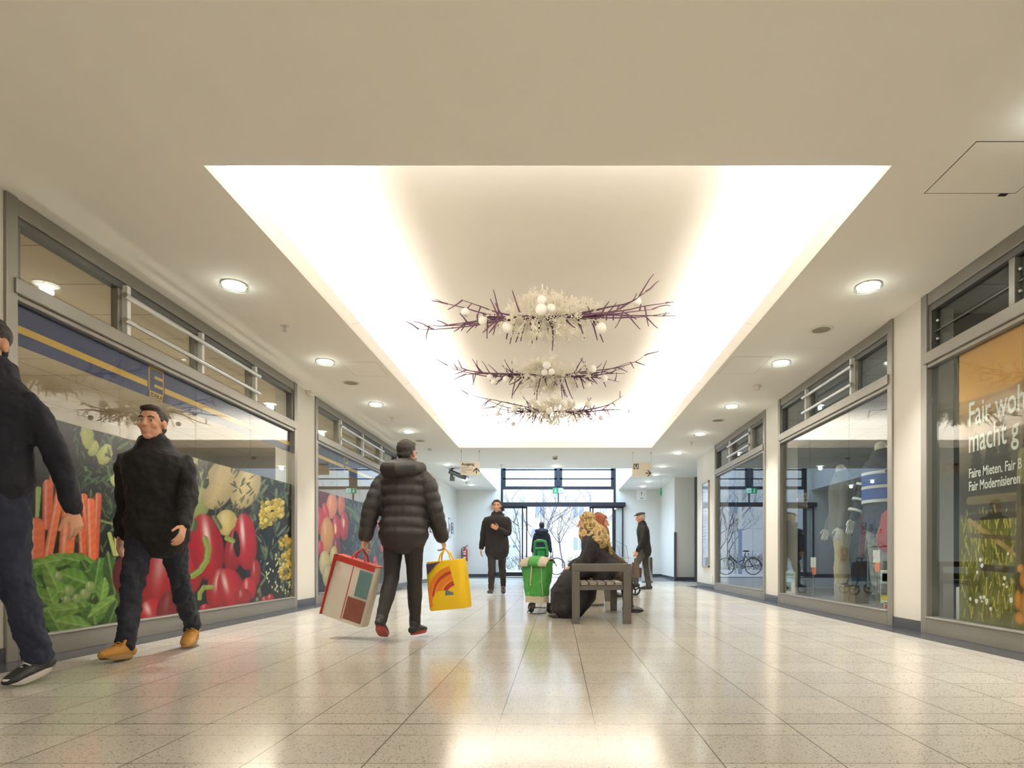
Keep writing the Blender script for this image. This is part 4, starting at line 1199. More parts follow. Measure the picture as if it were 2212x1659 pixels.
# ---- green shopping trolley
M['tgreen'] = mat('green_fabric', (58, 136, 58), 0.7, var=0.12, scale=9, bump=0.9, bscale=11)
M['tgreen_plastic'] = mat('green_plastic', (28, 128, 66), 0.35)
M['cream'] = mat('cream_fabric', (206, 196, 176), 0.75, bump=0.15)
M['rubber'] = mat('black_rubber', (34, 34, 36), 0.7)
M['hubgrey'] = mat('grey_plastic', (128, 122, 112), 0.5)
t = thing('shopping_trolley', 'bright green shopping trolley with cream trim beside the seated woman', 'shopping trolley', (-0.255, 7.28, 0), R_(-22))
rr = random.Random(4)
q = MB()
def rrect(cx, cy, a, b_, z, n=36, p=4.0, wob=0.0, ph=0):
    out = []
    for i in range(n):
        w = 2 * math.pi * i / n; c_, s_ = math.cos(w), math.sin(w)
        k = (abs(c_) ** p + abs(s_) ** p) ** (-1 / p)
        f_ = 1 + wob * math.sin(5 * w + ph) 
        out.append((cx + a * k * c_ * f_, cy + b_ * k * s_ * f_, z))
    return out
def skin(mb, rings, cap=True):
    n = len(rings[0]); v = [p for r_ in rings for p in r_]; f = []
    for j in range(len(rings) - 1):
        for i in range(n):
            f.append((j * n + i, j * n + (i + 1) % n, (j + 1) * n + (i + 1) % n, (j + 1) * n + i))
    if cap: f.append(tuple(range(n - 1, -1, -1))); f.append(tuple(range((len(rings) - 1) * n, len(rings) * n)))
    return mb.add(v, f)
skin(q, [rrect(0, 0, .135 + .045 * min(1, (z - .22) / .3), .095 + .02 * math.sin((z - .2) * 5), z, wob=0.012 * math.sin(z * 37), ph=z * 21) for z in np.linspace(.215, .64, 26)])
organic(q, 'bag', M['tgreen'], t, .008, 1, .028, .075)
q = MB(); skin(q, [rrect(0, 0, .137, .098, z) for z in (.14, .15, .19, .218)]); q.build('cream_base', M['cream'], t, smooth=True)
# flap: three stripes draped over the top
def flap(x0, x1, m, nm):
    q = MB(); P_ = []
    pr = [(0.10, .645), (0.06, .69), (0.0, .70), (-0.06, .69), (-0.11, .655), (-0.135, .61), (-0.14, .575)]
    for x in np.linspace(x0, x1, 6):
        e = (abs(x) / .19) ** 2
        P_.append([(x * (1.0 - 0.12 * (i / 6)), y, z - 0.035 * e - (0.0 if i < 5 else -0.03 * e)) for i, (y, z) in enumerate(pr)])
    n = len(pr); v = [p for r_ in P_ for p in r_]; f = [(a * n + i, a * n + i + 1, (a + 1) * n + i + 1, (a + 1) * n + i) for a in range(5) for i in range(n - 1)]
    q.add(v, f); o = q.build(nm, m, t, smooth=True); s_ = o.modifiers.new('s', 'SOLIDIFY'); s_.thickness = 0.008; return o
flap(-0.195, -0.075, M['cream'], 'flap_side'); flap(0.075, 0.195, M['cream'], 'flap_side'); flap(-0.075, 0.075, M['tgreen'], 'flap')
q = MB(); q.tube([(-.02, -.125, .575), (-.022, -.128, .5), (-.03, -.13, .42), (-.028, -.13, .36)], 0.006, 6); q.ell((-.028, -.13, .355), 0.011); q.tube([(-.012, -.125, .575), (-.016, -.13, .49), (-.028, -.13, .37)], 0.005, 6); q.build('drawstring', M['cream'], t, smooth=True)
q = MB(); q.tube([(.10, -.115, .60), (.11, -.118, .45), (.115, -.11, .3), (.12, -.1, .22)], 0.003, 6); q.build('piping', M['cream'], t)
q = MB()
for s in (-1, 1): q.tube([(s * .085, .115, .05), (s * .085, .115, .75)], 0.009, 10)
q.tube([(-.13, .1, .065), (.13, .1, .065)], 0.007, 8)
q.tube([(-.10, .1, .14), (-.12, -.02, .012), (-.05, -.10, .008), (.05, -.10, .008), (.12, -.02, .012), (.10, .1, .14)], 0.008, 8)
q.build('frame', M['frame_dark'], t, smooth=True)
q = MB()
q.tube([(-.085, .115, .70), (-.085, .11, .80), (-.07, .09, .87), (-.03, .08, .885), (.03, .08, .885), (.07, .09, .87), (.085, .11, .80), (.085, .115, .70)], 0.017, 10)
q.tube([(-.085, .115, .79), (.085, .115, .79)], 0.016, 10); q.box(-.045, .045, .10, .13, .66, .765)
q.build('handle', M['tgreen_plastic'], t, smooth=True)
for s in (-1, 1):
    q = MB(); q.lathe((s * .125, .1, .065), [(.03, -.018), (.06, -.018), (.065, -.01), (.065, .01), (.06, .018), (.03, .018)], 28, 'x'); wh = q.build('wheel', M['rubber'], t, smooth=True)
    q = MB(); q.lathe((s * .125, .1, .065), [(.0001, -.02), (.03, -.02), (.034, -.012), (.034, .012), (.03, .02), (.0001, .02)], 20, 'x'); q.build('hub', M['hubgrey'], wh, smooth=True)

# ---- walking frame with bags
M['blue_cloth'] = mat('blue_cloth', (64, 132, 182), 0.7, bump=0.2)
M['brown_cloth'] = mat('brown_cloth', (92, 78, 64), 0.75, bump=0.2)
t = thing('walking_frame', 'black four wheeled walking frame parked beside the farther bench', 'rollator', (1.12, 11.0, 0), R_(8))
q = MB()
for s in (-1, 1):
    q.tube([(-.22, s * .27, .1), (-.1, s * .26, .5), (.0, s * .25, .62), (.22, s * .27, .1)], 0.013, 8)
    q.tube([(-.05, s * .25, .55), (-.2, s * .25, .86), (-.34, s * .25, .88)], 0.012, 8)
q.tube([(0, -.25, .6), (0, .25, .6)], 0.012, 8); q.tube([(-.1, -.26, .5), (-.1, .26, .5)], .012, 8)
q.build('frame', M['anthracite'], t, smooth=True)
q = MB(); q.box(-.16, .1, -.23, .23, .56, .59); q.build('seat', M['black'], t, bevel=0.01)
q = MB(); q.box(-.2, .16, -.2, .2, .665, .685); q.build('tray', M['white'], t, bevel=0.004)
q = MB(); skin(q, [rrect(.02, 0, .13, .2, z) for z in (.25, .3, .5, .55)]); q.build('basket', M['blue_cloth'], t, smooth=True)
for s in (-1, 1):
    q = MB(); q.tube([(-.26, s * .25, .88), (-.37, s * .25, .88)], .018, 10); q.build('grip', M['black'], t, smooth=True)
    q = MB(); q.tube([(-.3, s * .25, .9), (-.15, s * .3, .98), (.05, s * .3, .88), (.1, s * .27, .6)], .003, 6); q.build('brake_cable', M['black'], t)
    for x in (-.22, .22):
        q = MB(); q.lathe((x, s * .27, .1), [(.072, -.014), (.095, -.014), (.1, -.008), (.1, .008), (.095, .014), (.072, .014), (.072, -.014)], 28, 'y'); wh = q.build('wheel', M['rubber'], t, smooth=True)
        q = MB()
        for k in range(3):
            w = 2.094 * k + .5; q.tube([(x, s * .27, .1), (x + .078 * math.cos(w), s * .27, .1 + .078 * math.sin(w))], .013, 6)
        q.build('spokes', M['black'], wh)
t = thing('handbag', 'brown cloth bag hanging on the walking frame', 'bag', (1.36, 10.62, 0.33))
q = MB(); skin(q, [rrect(0, 0, .08 - .01 * k, .15, z) for k, z in enumerate((0, .03, .2, .26))]); q.build('body', M['brown_cloth'], t, smooth=True)
q = MB(); q.tube([(0, -.1, .25), (0, -.06, .33), (0, .06, .33), (0, .1, .25)], .01, 8); q.build('strap', M['brown_cloth'], t, smooth=True)
q = MB(); q.box(.075, .105, -.1, -.01, .05, .17); q.box(.075, .105, .01, .1, .05, .17); q.build('pocket', M['brown_cloth'], t, bevel=.01)

# ---- wall fittings of the lobby
M['glassy_paper'] = mat('framed_paper', (224, 228, 230), 0.15, var=0.02)
M['print_grey'] = mat('grey_print', (128, 134, 142), 0.5)
def wall_frame(y0, y1, z0, z1, label, rows, dark=True):
    t = thing('picture_frame', label, 'framed notice', (XL, (y0 + y1) / 2, z0), 0, 'framed notices on the left lobby wall')
    a = (y1 - y0) / 2; H = z1 - z0
    q = MB(); q.box(0, .022, -a, -a + .025, 0, H); q.box(0, .022, a - .025, a, 0, H); q.box(0, .022, -a, a, 0, .025); q.box(0, .022, -a, a, H - .025, H)
    q.build('frame', M['frame_dark'] if dark else M['alu'], t)
    q = MB(); q.box(0, .012, -a + .02, a - .02, .02, H - .02); q.build('paper', M['glassy_paper'], t)
    q = MB()
    for (u0, u1, v0, v1) in rows: q.box(.012, .013, -a + 2 * a * u0, -a + 2 * a * u1, H * v0, H * v1)
    q.build('print', M['print_grey'], t)
wall_frame(16.6, 17.25, 1.38, 2.2, 'framed notice on the left lobby wall, nearest the shops', ((.2, .45, .55, .8), (.55, .8, .55, .8)))
wall_frame(17.45, 18.4, 1.40, 2.19, 'large framed plan on the left lobby wall, second from the shops', ((.2, .42, .58, .8), (.55, .8, .58, .8), (.2, .42, .2, .4), (.55, .8, .2, .4)))
wall_frame(19.4, 19.8, 1.33, 1.96, 'pale thin framed notice on the left lobby wall beyond the fire alarm', ((.2, .8, .3, .7),), False)
wall_frame(19.95, 20.25, 1.48, 1.83, 'smallest framed notice on the left lobby wall near the corner', ((.2, .8, .3, .7),))
M['alarm'] = mat('alarm_orange', (214, 84, 40), 0.4)
t = thing('fire_alarm', 'orange and black fire alarm button box on the left lobby wall', 'fire alarm', (XL, 19.1, 1.44))
q = MB(); q.box(0, .05, -.1, .06, 0, .15); q.build('housing', M['alarm'], t, bevel=.006)
q = MB(); q.box(.0, .052, .06, .16, 0, .15); q.build('side_plate', M['ink'], t, bevel=.004)
q = MB(); q.box(.05, .053, -.06, .02, .05, .11); q.build('glass_plate', M['white'], t)
M['red'] = mat('extinguisher_red', (170, 28, 36), 0.3)
t = thing('fire_extinguisher', 'red fire extinguisher hanging on the far wall left of the entrance', 'fire extinguisher', (-3.24, FAR_Y - 0.09, 0.55))
q = MB(); q.lathe((0, 0, 0), [(.0001, .0), (.08, .0), (.085, .01), (.085, .36), (.07, .41), (.03, .44), (.03, .46), (.0001, .46)], 28); q.build('cylinder', M['red'], t, smooth=True)
q = MB(); q.lathe((0, 0, 0), [(.087, 0), (.088, .05), (.087, .055)], 28); q.build('foot_ring', M['black'], t)
q = MB(); q.tube([(0, 0, .45), (0, 0, .50), (.03, -.02, .51), (.11, -.03, .56)], .011, 8); q.tube([(0, 0, .5), (.1, -.03, .49)], .008, 8); q.build('handle', M['red'], t)
q = MB(); q.tube([(-.01, 0, .49), (-.09, -.02, .46), (-.125, -.02, .38), (-.12, -.02, .2), (-.1, -.02, .05)], .013, 8); q.build('hose', M['black'], t, smooth=True)
q = MB()
for z in (.1, .22, .3): q.box(-.05, .05, -.0865, -.08, z, z + .06)
q.build('instructions', M['cream'], t)
q = MB(); q.box(-.03, .03, .06, .09, .2, .4); q.build('wall_bracket', M['black'], t)
a0, a1 = at_y(1374.6, 1080, FAR_Y), at_y(1396.6, 1058, FAR_Y)
t = thing('notice_board', 'small white notice high on the far wall right of the entrance', 'notice', (a0.x, FAR_Y, a0.z))
W_, H_ = a1.x - a0.x, a1.z - a0.z
q = MB(); q.box(0, W_, -.015, 0, 0, H_); q.build('panel', M['white'], t, bevel=.003)
M['red_print'] = mat('red_print', (190, 90, 84), 0.5)
q = MB(); q.box(W_ * .45, W_ * .58, -.0165, -.015, H_ * .62, H_ * .75); q.build('red_mark', M['red_print'], t)
q = MB(); q.box(W_ * .45, W_ * .56, -.0165, -.015, H_ * .45, H_ * .54); q.box(W_ * .4, W_ * .65, -.0165, -.015, H_ * .12, H_ * .2); q.box(W_ * .8, W_ * .86, -.0165, -.015, H_ * .5, H_ * .58); q.build('small_print', M['print_grey'], t)
# directory board on the last right pier
p0, p1 = on_wall(1519, 1225, XR), on_wall(1533, 1040, XR)
t = thing('directory_board', 'tall narrow framed directory board on the white pier at the right', 'notice board', (XR, (p0.y + p1.y) / 2, 0.46))
a = abs(p0.y - p1.y) / 2; H = 1.9
M['board_frame'] = mat('board_frame', (176, 160, 130), 0.4)
M['board'] = mat('glossy_board', (150, 164, 186), 0.06, spec=0.8)
q = MB(); q.box(-.03, 0, -a, -a + .03, 0, H); q.box(-.03, 0, a - .03, a, 0, H); q.box(-.03, 0, -a, a, 0, .03); q.box(-.03, 0, -a, a, H - .03, H); q.build('frame', M['board_frame'], t)
q = MB(); q.box(-.02, 0, -a + .03, a - .03, .03, H - .03); q.build('panel', M['board'], t)
q = MB()
for k in range(22): q.box(-.021, -.02, a - .1, a - .1 - rr.uniform(.1, .25), .2 + k * .07, .215 + k * .07)
q.build('fine_print', M['print_grey'], t)
p = on_wall(1538, 1250, XR)
t = thing('power_socket', 'white power socket low on the right white pier beneath the directory board', 'socket', (XR, p.y, p.z))
q = MB(); q.box(-.012, 0, -.06, .06, -.08, .08); q.build('plate', M['white'], t, bevel=.004)
q = MB(); q.lathe((-.013, 0, 0), [(.0001, .004), (.03, .004), (.034, 0)], 20, 'x'); q.build('insert', M['grille'], t)

# ================================================================ SHOP WINDOW DISPLAYS (right side)
M['pl_grey'] = mat('grey_plinth', (120, 120, 122), 0.6)
GX = XR + 0.06
def simple(nm, label, cat, loc, rz=0, group=None): return thing(nm, label, cat, loc, rz, group)
q = MB(); q.box(XR + .12, XR + 1.5, RD0 + .12, RD1 - .12, 0, .12); o = q.build('display_platform', M['pl_grey'], None, bevel=.01); tag(o, 'low grey display platform behind the outfitter window', 'platform')
# posters standing at the bottom of the glass
M['paper'] = mat('poster_paper', (222, 222, 214), 0.5)
M['ph_green'] = mat('print_foliage', (74, 92, 50), 0.6, var=0.6, scale=40)
M['ph_yellow'] = mat('print_yellow', (206, 190, 60), 0.5)
M['ph_blue'] = mat('print_sky', (176, 196, 206), 0.5)
M['ph_red'] = mat('print_red', (176, 50, 52), 0.5)
def window_poster(p0, p1, label, blocks):
    a, b_ = on_wall(p0[0], p0[1], GX), on_wall(p1[0], p1[1], GX)
    z0, z1 = min(a.z, b_.z), max(a.z, b_.z); y0, y1 = min(a.y, b_.y), max(a.y, b_.y)
    t = thing('window_poster', label, 'poster', (GX, y0, z0), 0, 'posters in the outfitter window')
    q = MB(); q.box(0, .004, 0, y1 - y0, 0, z1 - z0); q.build('sheet', M['paper'], t)
    for nm, m, u0, u1, v0, v1 in blocks:
        q = MB(); q.box(-.001, 0, (y1 - y0) * u0, (y1 - y0) * u1, (z1 - z0) * v0, (z1 - z0) * v1); q.build(nm, m, t)
window_poster((1902, 1302), (1927, 1232), 'park photo poster low at the near end of the outfitter window', (('sky_print', M['ph_blue'], .05, .95, .6, .95), ('tree_print', M['ph_green'], .1, .85, .66, .9), ('path_print', M['pl_grey'], .05, .95, .25, .6), ('yellow_print', M['ph_yellow'], .05, .95, .08, .25)))
window_poster((1909, 1338), (1927, 1303), 'colourful leaflet below the park photo poster', (('red_print', M['ph_red'], .5, .85, .55, .9), ('black_print', M['ink'], .1, .4, .1, .5), ('grey_print', M['print_grey'], .5, .9, .1, .45)))
window_poster((1697, 1290), (1718, 1236), 'pale poster with yellow picture low at the far end of the outfitter window', (('sky_print', M['ph_blue'], .05, .95, .6, .95), ('field_print', M['ph_green'], .4, .95, .25, .6), ('yellow_print', M['ph_yellow'], .45, .8, .3, .5)))
# boxes, bags and cloths on the platform
def at_disp(px, X): return F_PX * X / (px - VPX)
M['carton'] = mat('brown_carton', (130, 112, 84), 0.8)
M['silver'] = mat('silver_paper', (206, 200, 190), 0.25, metal=0.6, bump=0.6, bscale=14)
def carton(px, X, w, h, m, label, nm='box', cat='box'):
    t = thing(nm, label, cat, (X, at_disp(px, X), .121), R_(12))
    q = MB(); q.box(-w, w, -w, w, 0, h); q.build('body', m, t, bevel=.006)
    q = MB(); q.box(-w * 1.02, w * 1.02, -w * 1.02, w * 1.02, h * .82, h); q.build('lid', m, t, bevel=.004)
carton(1826, 3.62, .09, .22, M['silver'], 'crinkled silver gift box on the display platform'); carton(1850, 3.66, .1, .2, M['carton'], 'brown carton beside the silver gift box')
M['red_cloth'] = mat('red_cloth', (150, 36, 44), 0.75, bump=.2)
M['orange'] = mat('orange_plastic', (226, 112, 44), 0.5)
t = thing('backpack', 'red and black backpack hanging at the near end of the outfitter window', 'backpack', (3.56, 6.32, .72), R_(20))
q = MB(); skin(q, [rrect(0, 0, .12 * k, .15 * k, z) for k, z in ((.6, 0), (1, .05), (1.05, .25), (.9, .42), (.5, .48))]); q.build('body', M['red_cloth'], t, smooth=True)
q = MB(); skin(q, [rrect(-.13, 0, .05 * k, .11 * k, z) for k, z in ((.6, .04), (1, .08), (1, .2), (.6, .25))]); q.build('pocket', M['red_cloth'], t, smooth=True)
q = MB(); q.tube([(0, 0, .46), (0, -.04, .54), (0, .04, .54), (0, 0, .46)], .012, 8); q.build('strap', M['black'], t)
for px, h, lb in ((1757, .42, 'orange price flag on a stand at the far end of the display platform'), (1894, .5, 'orange and white price flag on a stand near the posters')):
    t = thing('price_flag', lb, 'price tag', (3.55, at_disp(px, 3.55), .121), R_(15), 'price flags in the outfitter window')
    q = MB(); q.cyl((0, 0, 0), (0, 0, h), .006, 8); q.cyl((0, 0, 0), (0, 0, .01), .05, 16); q.build('stand', M['alu'], t)
    q = MB(); q.box(-.005, .005, -.05, .05, h, h + .14); q.build('card', M['white'], t)
    q = MB(); q.box(-.006, .006, -.05, .02, h - .1, h); q.build('ribbon', M['orange'], t)
M['teal'] = mat('teal_cloth', (52, 110, 104), 0.8, bump=.2)
def hanging_cloth(nm, label, px, X, z0, z1, w, m, cat):
    q = MB(); n = 25; v, f = [], []
    for j in range(9):
        z = z1 + (z0 - z1) * j / 8
        for i in range(n):
            u = i / (n - 1) - .5; s = .45 + .55 * j / 8
            v.append((.03 * math.sin(i * 1.5) * s, u * w * s, z))
    for j in range(8):
        for i in range(n - 1): f.append((j * n + i, j * n + i + 1, (j + 1) * n + i + 1, (j + 1) * n + i))
    q.add(v, f); o = q.build(nm, m, None, smooth=True); o.location = (X, at_disp(px, X), 0)
    s_ = o.modifiers.new('s', 'SOLIDIFY'); s_.thickness = .01
    tag(o, label, cat); return o
hanging_cloth('shawl', 'teal shawl hung in folds at the far end of the outfitter window', 1706, 4.1, 1.1, 2.45, .5, M['teal'], 'shawl')
M['beige_cloth'] = mat('beige_cloth', (198, 184, 150), 0.8, bump=.2)
M['dark_cloth'] = mat('dark_cloth', (46, 48, 54), 0.8, bump=.2)
# display hat stand with a beige turban-like scarf
t = thing('scarf_stand', 'beige scarf wound on a display head at the far end of the outfitter window', 'display scarf', (3.82, at_disp(1724, 3.82), .121))
q = MB(); q.cyl((0, 0, 0), (0, 0, 1.35), .012, 10); q.cyl((0, 0, 0), (0, 0, .015), .12, 20); q.build('stand', M['anthracite'], t)
q = MB()
for k in range(4): q.loft([(.11 * math.cos(w), .13 * math.sin(w), 1.38 + k * .05 + .02 * math.sin(w * 2 + k)) for w in np.linspace(0, 2 * math.pi, 17)[:-1]], .035, n=8, closed=True)
q.ell((0, 0, 1.45), (.1, .12, .12)); q.build('wound_scarf', M['beige_cloth'], t, smooth=True)
# clothes rail with garments farther back in the shop
t = thing('clothes_rail', 'clothes rail standing deep in the outfitter shop', 'clothes rail', (5.2, 9.2, 0))
q = MB(); q.cyl((0, -.9, 1.55), (0, .9, 1.55), .015, 10); q.cyl((0, -.9, 0), (0, -.9, 1.55), .015, 10); q.cyl((0, .9, 0), (0, .9, 1.55), .015, 10); q.box(-.25, .25, -.92, -.88, 0, .03); q.box(-.25, .25, .88, .92, 0, .03); q.build('rail', M['alu'], t)
for k in range(9):
    c_ = [M['dark_cloth'], M['red_cloth'], M['beige_cloth'], M['pl_grey'], M['dark_cloth'], M['blue_cloth'], M['dark_cloth'], M['beige_cloth'], M['red_cloth']][k]
    g_ = thing('hanging_garment', 'garment on the clothes rail in the outfitter shop', 'garment', (5.2, 8.42 + k * .19, 0), 0, 'garments on the clothes rail')
    q = MB(); skin(q, [rrect(0, 0, a_, .045, z, 20, 3) for a_, z in ((.24, .7), (.23, .9), (.2, 1.2), (.2, 1.38), (.08, 1.47))]); q.build('cloth', c_, g_, smooth=True)
    q = MB(); q.tube([(0, 0, 1.46), (0, 0, 1.53), (.02, 0, 1.57), (.0, 0, 1.585)], .004, 6); q.build('hanger', M['alu'], g_)
# far outfitter window: a dark jacket and a rack of bottles-like clutter kept simple
hanging_cloth('dark_coat', 'dark coat hanging inside the far right shop window', 1648, 3.75, 1.2, 2.3, .45, M['dark_cloth'], 'coat')
# white curtain strips in the letting office window
M['curtain'] = mat('white_curtain', (206, 206, 198), 0.85, bump=.1)
hanging_cloth('curtain', 'white curtain behind the glass left of the landscape poster', 2052, 3.62, 1.85, 2.6, .34, M['curtain'], 'curtain')
q = MB(); q.box(3.5, 3.9, 4.98, 5.3, 0, .42); o = q.build('white_cabinet', M['white'], None, bevel=.008); tag(o, 'low white cabinet in the letting office window', 'cabinet')
# ================================================================ PEOPLE
M['skin'] = mat('skin', (206, 152, 122), 0.55, var=0.05, scale=30)
M['hair_dark'] = mat('dark_hair', (36, 28, 24), 0.6, var=0.3, scale=60, bump=.5, bscale=120)
M['hair_white'] = mat('white_hair', (206, 198, 184), 0.7, var=0.15, scale=60, bump=.6, bscale=90)
M['eye_white'] = mat('eye_white', (226, 224, 218), 0.3)
M['iris'] = mat('dark_iris', (40, 28, 22), 0.2)
M['navy_jacket'] = mat('navy_jacket', (15, 17, 30), 0.8, var=0.15, bump=.12, bscale=40)
M['black_jacket'] = mat('black_jacket', (17, 15, 16), 0.85, var=0.15, bump=.12, bscale=40)
M['puffer'] = mat('puffer_fabric', (38, 34, 32), 0.6, var=0.12, bump=.1, bscale=30)
M['jeans'] = mat('blue_jeans', (34, 40, 58), 0.85, var=0.25, scale=14, bump=.2, bscale=180)
M['jeans_dark'] = mat('dark_jeans', (26, 29, 40), 0.85, var=0.25, scale=14, bump=.2, bscale=180)
M['trouser_dark'] = mat('dark_trousers', (32, 28, 27), 0.8, var=0.15, bump=.12)
M['trouser_brown'] = mat('brown_trousers', (66, 62, 54), 0.75, var=0.12, bump=.12)
M['boot'] = mat('tan_boot', (170, 122, 48), 0.7, var=0.15, bump=.2)
M['boot_sole'] = mat('boot_sole', (150, 116, 66), 0.7)
M['sneaker'] = mat('black_sneaker', (26, 26, 28), 0.55, bump=.2)
M['sole_white'] = mat('white_sole', (206, 200, 192), 0.5)
M['red_sole'] = mat('red_sole', (140, 40, 38), 0.5)
M['shoe_dark'] = mat('dark_leather', (36, 30, 28), 0.4, bump=.1)
M['coat_dark'] = mat('long_dark_coat', (31, 28, 31), 0.9, var=0.12, bump=.2, bscale=50)
M['leather_tan'] = mat('tan_leather', (120, 78, 58), 0.5)

class Pose:
    def __init__(s, H=1.75, lean=0.0, twist=0.0, larm=(0, 8, 10), rarm=(0, 8, 10), lleg=(0, 0), rleg=(0, 0), head=(0, 0), lfoot=None, rfoot=None, seat=None, wide=1.0, lhand=None, rhand=None, roll=0, belly=1.0):
        """faces +Y, left is -X. arms: swing, spread, elbow bend; legs: thigh swing, knee bend (degrees)"""
        k = H / 1.75; s.k, s.wide, s.belly = k, wide, belly
        L = Euler((-R_(lean), R_(roll), 0)).to_matrix()
        s.L = L
        pel = Vector((0, 0, 0.94 * k)); s.pel = pel
        up = lambda x, y, z: pel + L @ (Vector((x, y, z - 0.94)) * k)
        s.up = up
        s.waist, s.chest, s.shl, s.neck0, s.neck1 = up(0, .0, 1.08), up(0, .0, 1.28), up(0, -.01, 1.43), up(0, -.01, 1.47), up(0, .012, 1.545)
        s.headc = up(0, .022, 1.635)
        s.headR = L @ Euler((-R_(head[1]), 0, R_(head[0]))).to_matrix()
        s.arms, s.legs = {}, {}
        for sd, (sw, ab, bend), hd in ((-1, larm, lhand), (1, rarm, rhand)):
            sh = up(sd * .183 * wide, -.01, 1.382)
            def dirv(a, b_): return L @ Vector((sd * math.sin(R_(b_)), math.sin(R_(a)) * math.cos(R_(b_)), -math.cos(R_(a)) * math.cos(R_(b_))))
            el = sh + dirv(sw, ab) * .29 * k
            if hd is not None:      # hand placed explicitly (local coordinates), elbow solved
                wr = Vector(hd); d = wr - sh; ln = min(d.length, .535 * k); d.normalize(); wr = sh + d * ln
                a_ = .285 * k; b_ = .26 * k
                x = (a_ * a_ - b_ * b_ + ln * ln) / (2 * ln); h_ = math.sqrt(max(0, a_ * a_ - x * x))
                pole = Vector((sd * .7, -.5, -.8)); pole = (pole - d * pole.dot(d)).normalized()
                el = sh + d * x + pole * h_
            else:
                wr = el + dirv(sw + bend, ab * .6) * .26 * k
            s.arms[sd] = (sh, el, wr)
        foots = []
        for sd, (th, kn), ft in ((-1, lleg, lfoot), (1, rleg, rfoot)):
            hp = pel + Vector((sd * .09 * k, 0, -.02 * k))
            kneep = hp + Vector((sd * .01, math.sin(R_(th)), -math.cos(R_(th)))) * .43 * k
            a = th - kn
            an = kneep + Vector((0, math.sin(R_(a)), -math.cos(R_(a)))) * .42 * k
            fp = ft if ft is not None else a * .5
            fd = Vector((sd * .12, math.cos(R_(fp)), math.sin(R_(fp)))).normalized()
            s.legs[sd] = (hp, kneep, an, fd)
            heel = an - Vector((0, 0, .085 * k)) - fd * .05 * k
            toe = an + fd * .2 * k - Vector((0, 0, .085 * k))
            foots += [heel.z, toe.z]
        s.lift = -min(foots)
        off = Vector((0, 0, s.lift if seat is None else seat + .09 * k - pel.z))
        for nm in ('pel', 'waist', 'chest', 'shl', 'neck0', 'neck1', 'headc'): setattr(s, nm, getattr(s, nm) + off)
        s.off = off
        s.arms = {a: tuple(p + off for p in v) for a, v in s.arms.items()}
        s.legs = {a: tuple(p + off for p in v[:3]) + (v[3],) for a, v in s.legs.items()}
    def U(s, x, y, z): return s.up(x, y, z) + s.off

def add_head(mb, P):
    k, c, Rm = P.k, P.headc, P.headR
    def E(x, y, z, rx, ry, rz): mb.ell(c + Rm @ (Vector((x, y, z)) * k), (rx * k, ry * k, rz * k), Rm, 16, 12)
    E(0, -.012, .03, .076, .094, .088); E(0, .026, -.04, .058, .066, .08); E(0, .062, -.098, .028, .024, .022)
    E(0, .076, .026, .05, .018, .014); E(.038, .062, -.026, .026, .024, .024); E(-.038, .062, -.026, .026, .024, .024)
    pts = [c + Rm @ (Vector(v) * k) for v in ((0, .09, .018), (0, .104, -.008), (0, .113, -.03))]
    mb.loft(pts, [.009 * k, .011 * k, .016 * k], n=8)
    E(0, .088, -.063, .023, .011, .006); E(0, .086, -.074, .021, .011, .007)
    for sd in (-1, 1): E(sd * .078, -.008, -.006, .011, .022, .033)
    mb.loft([P.neck0 - Vector((0, 0, .02)), P.neck1, c + Rm @ Vector((0, -.01, -.03)) * k], [.062 * k, .056 * k, .055 * k])

def add_hand(mb, wr, d, palm, sd, k=1.0, curl=35, spread=1.0):
    """palm, four separate fingers and a side thumb. d: along fingers, palm: palm normal, sd: thumb side vector"""
    d = Vector(d).normalized(); palm = Vector(palm); palm = (palm - d * palm.dot(d)).normalized()
    side = d.cross(palm)
    if side.dot(Vector(sd)) < 0: side = -side
    K = lambda v: v * k
    mb.loft([wr - d * .03 * k, wr + d * .02 * k, wr + d * .06 * k, wr + d * .088 * k], [(.024 * k, .02 * k), (.034 * k, .017 * k), (.041 * k, .015 * k), (.039 * k, .012 * k)], side=side, n=12)
    for i, (o, L, r) in enumerate(((.031, .072, .0088), (.0105, .080, .0092), (-.0105, .075, .0088), (-.031, .060, .0078))):
        p = wr + d * .088 * k + side * o * k * 1.06
        dd = d.copy(); pts = [p - d * .01 * k, p]
        for j, f in enumerate((.45, .32, .23)):
            a = R_(curl * (0.55 + .35 * j + .08 * i))
            dd = (Quaternion(d.cross(palm), 0) @ d) * math.cos(a) + palm * math.sin(a)
            pts.append(pts[-1] + dd * L * f * k)
        mb.loft(pts, [r * k, r * k, r * k * .97, r * k * .9, r * k * .75], side=side, n=8)
    p = wr + d * .025 * k + side * .028 * k
    t1 = (d * .62 + side * .75 + palm * .3).normalized(); t2 = (d * .85 + side * .3 + palm * .4).normalized()
    mb.loft([p - t1 * .012 * k, p + t1 * .034 * k, p + t1 * .034 * k + t2 * .03 * k, p + t1 * .034 * k + t2 * .052 * k], [.014 * k, .0115 * k, .0098 * k, .0078 * k], n=8)

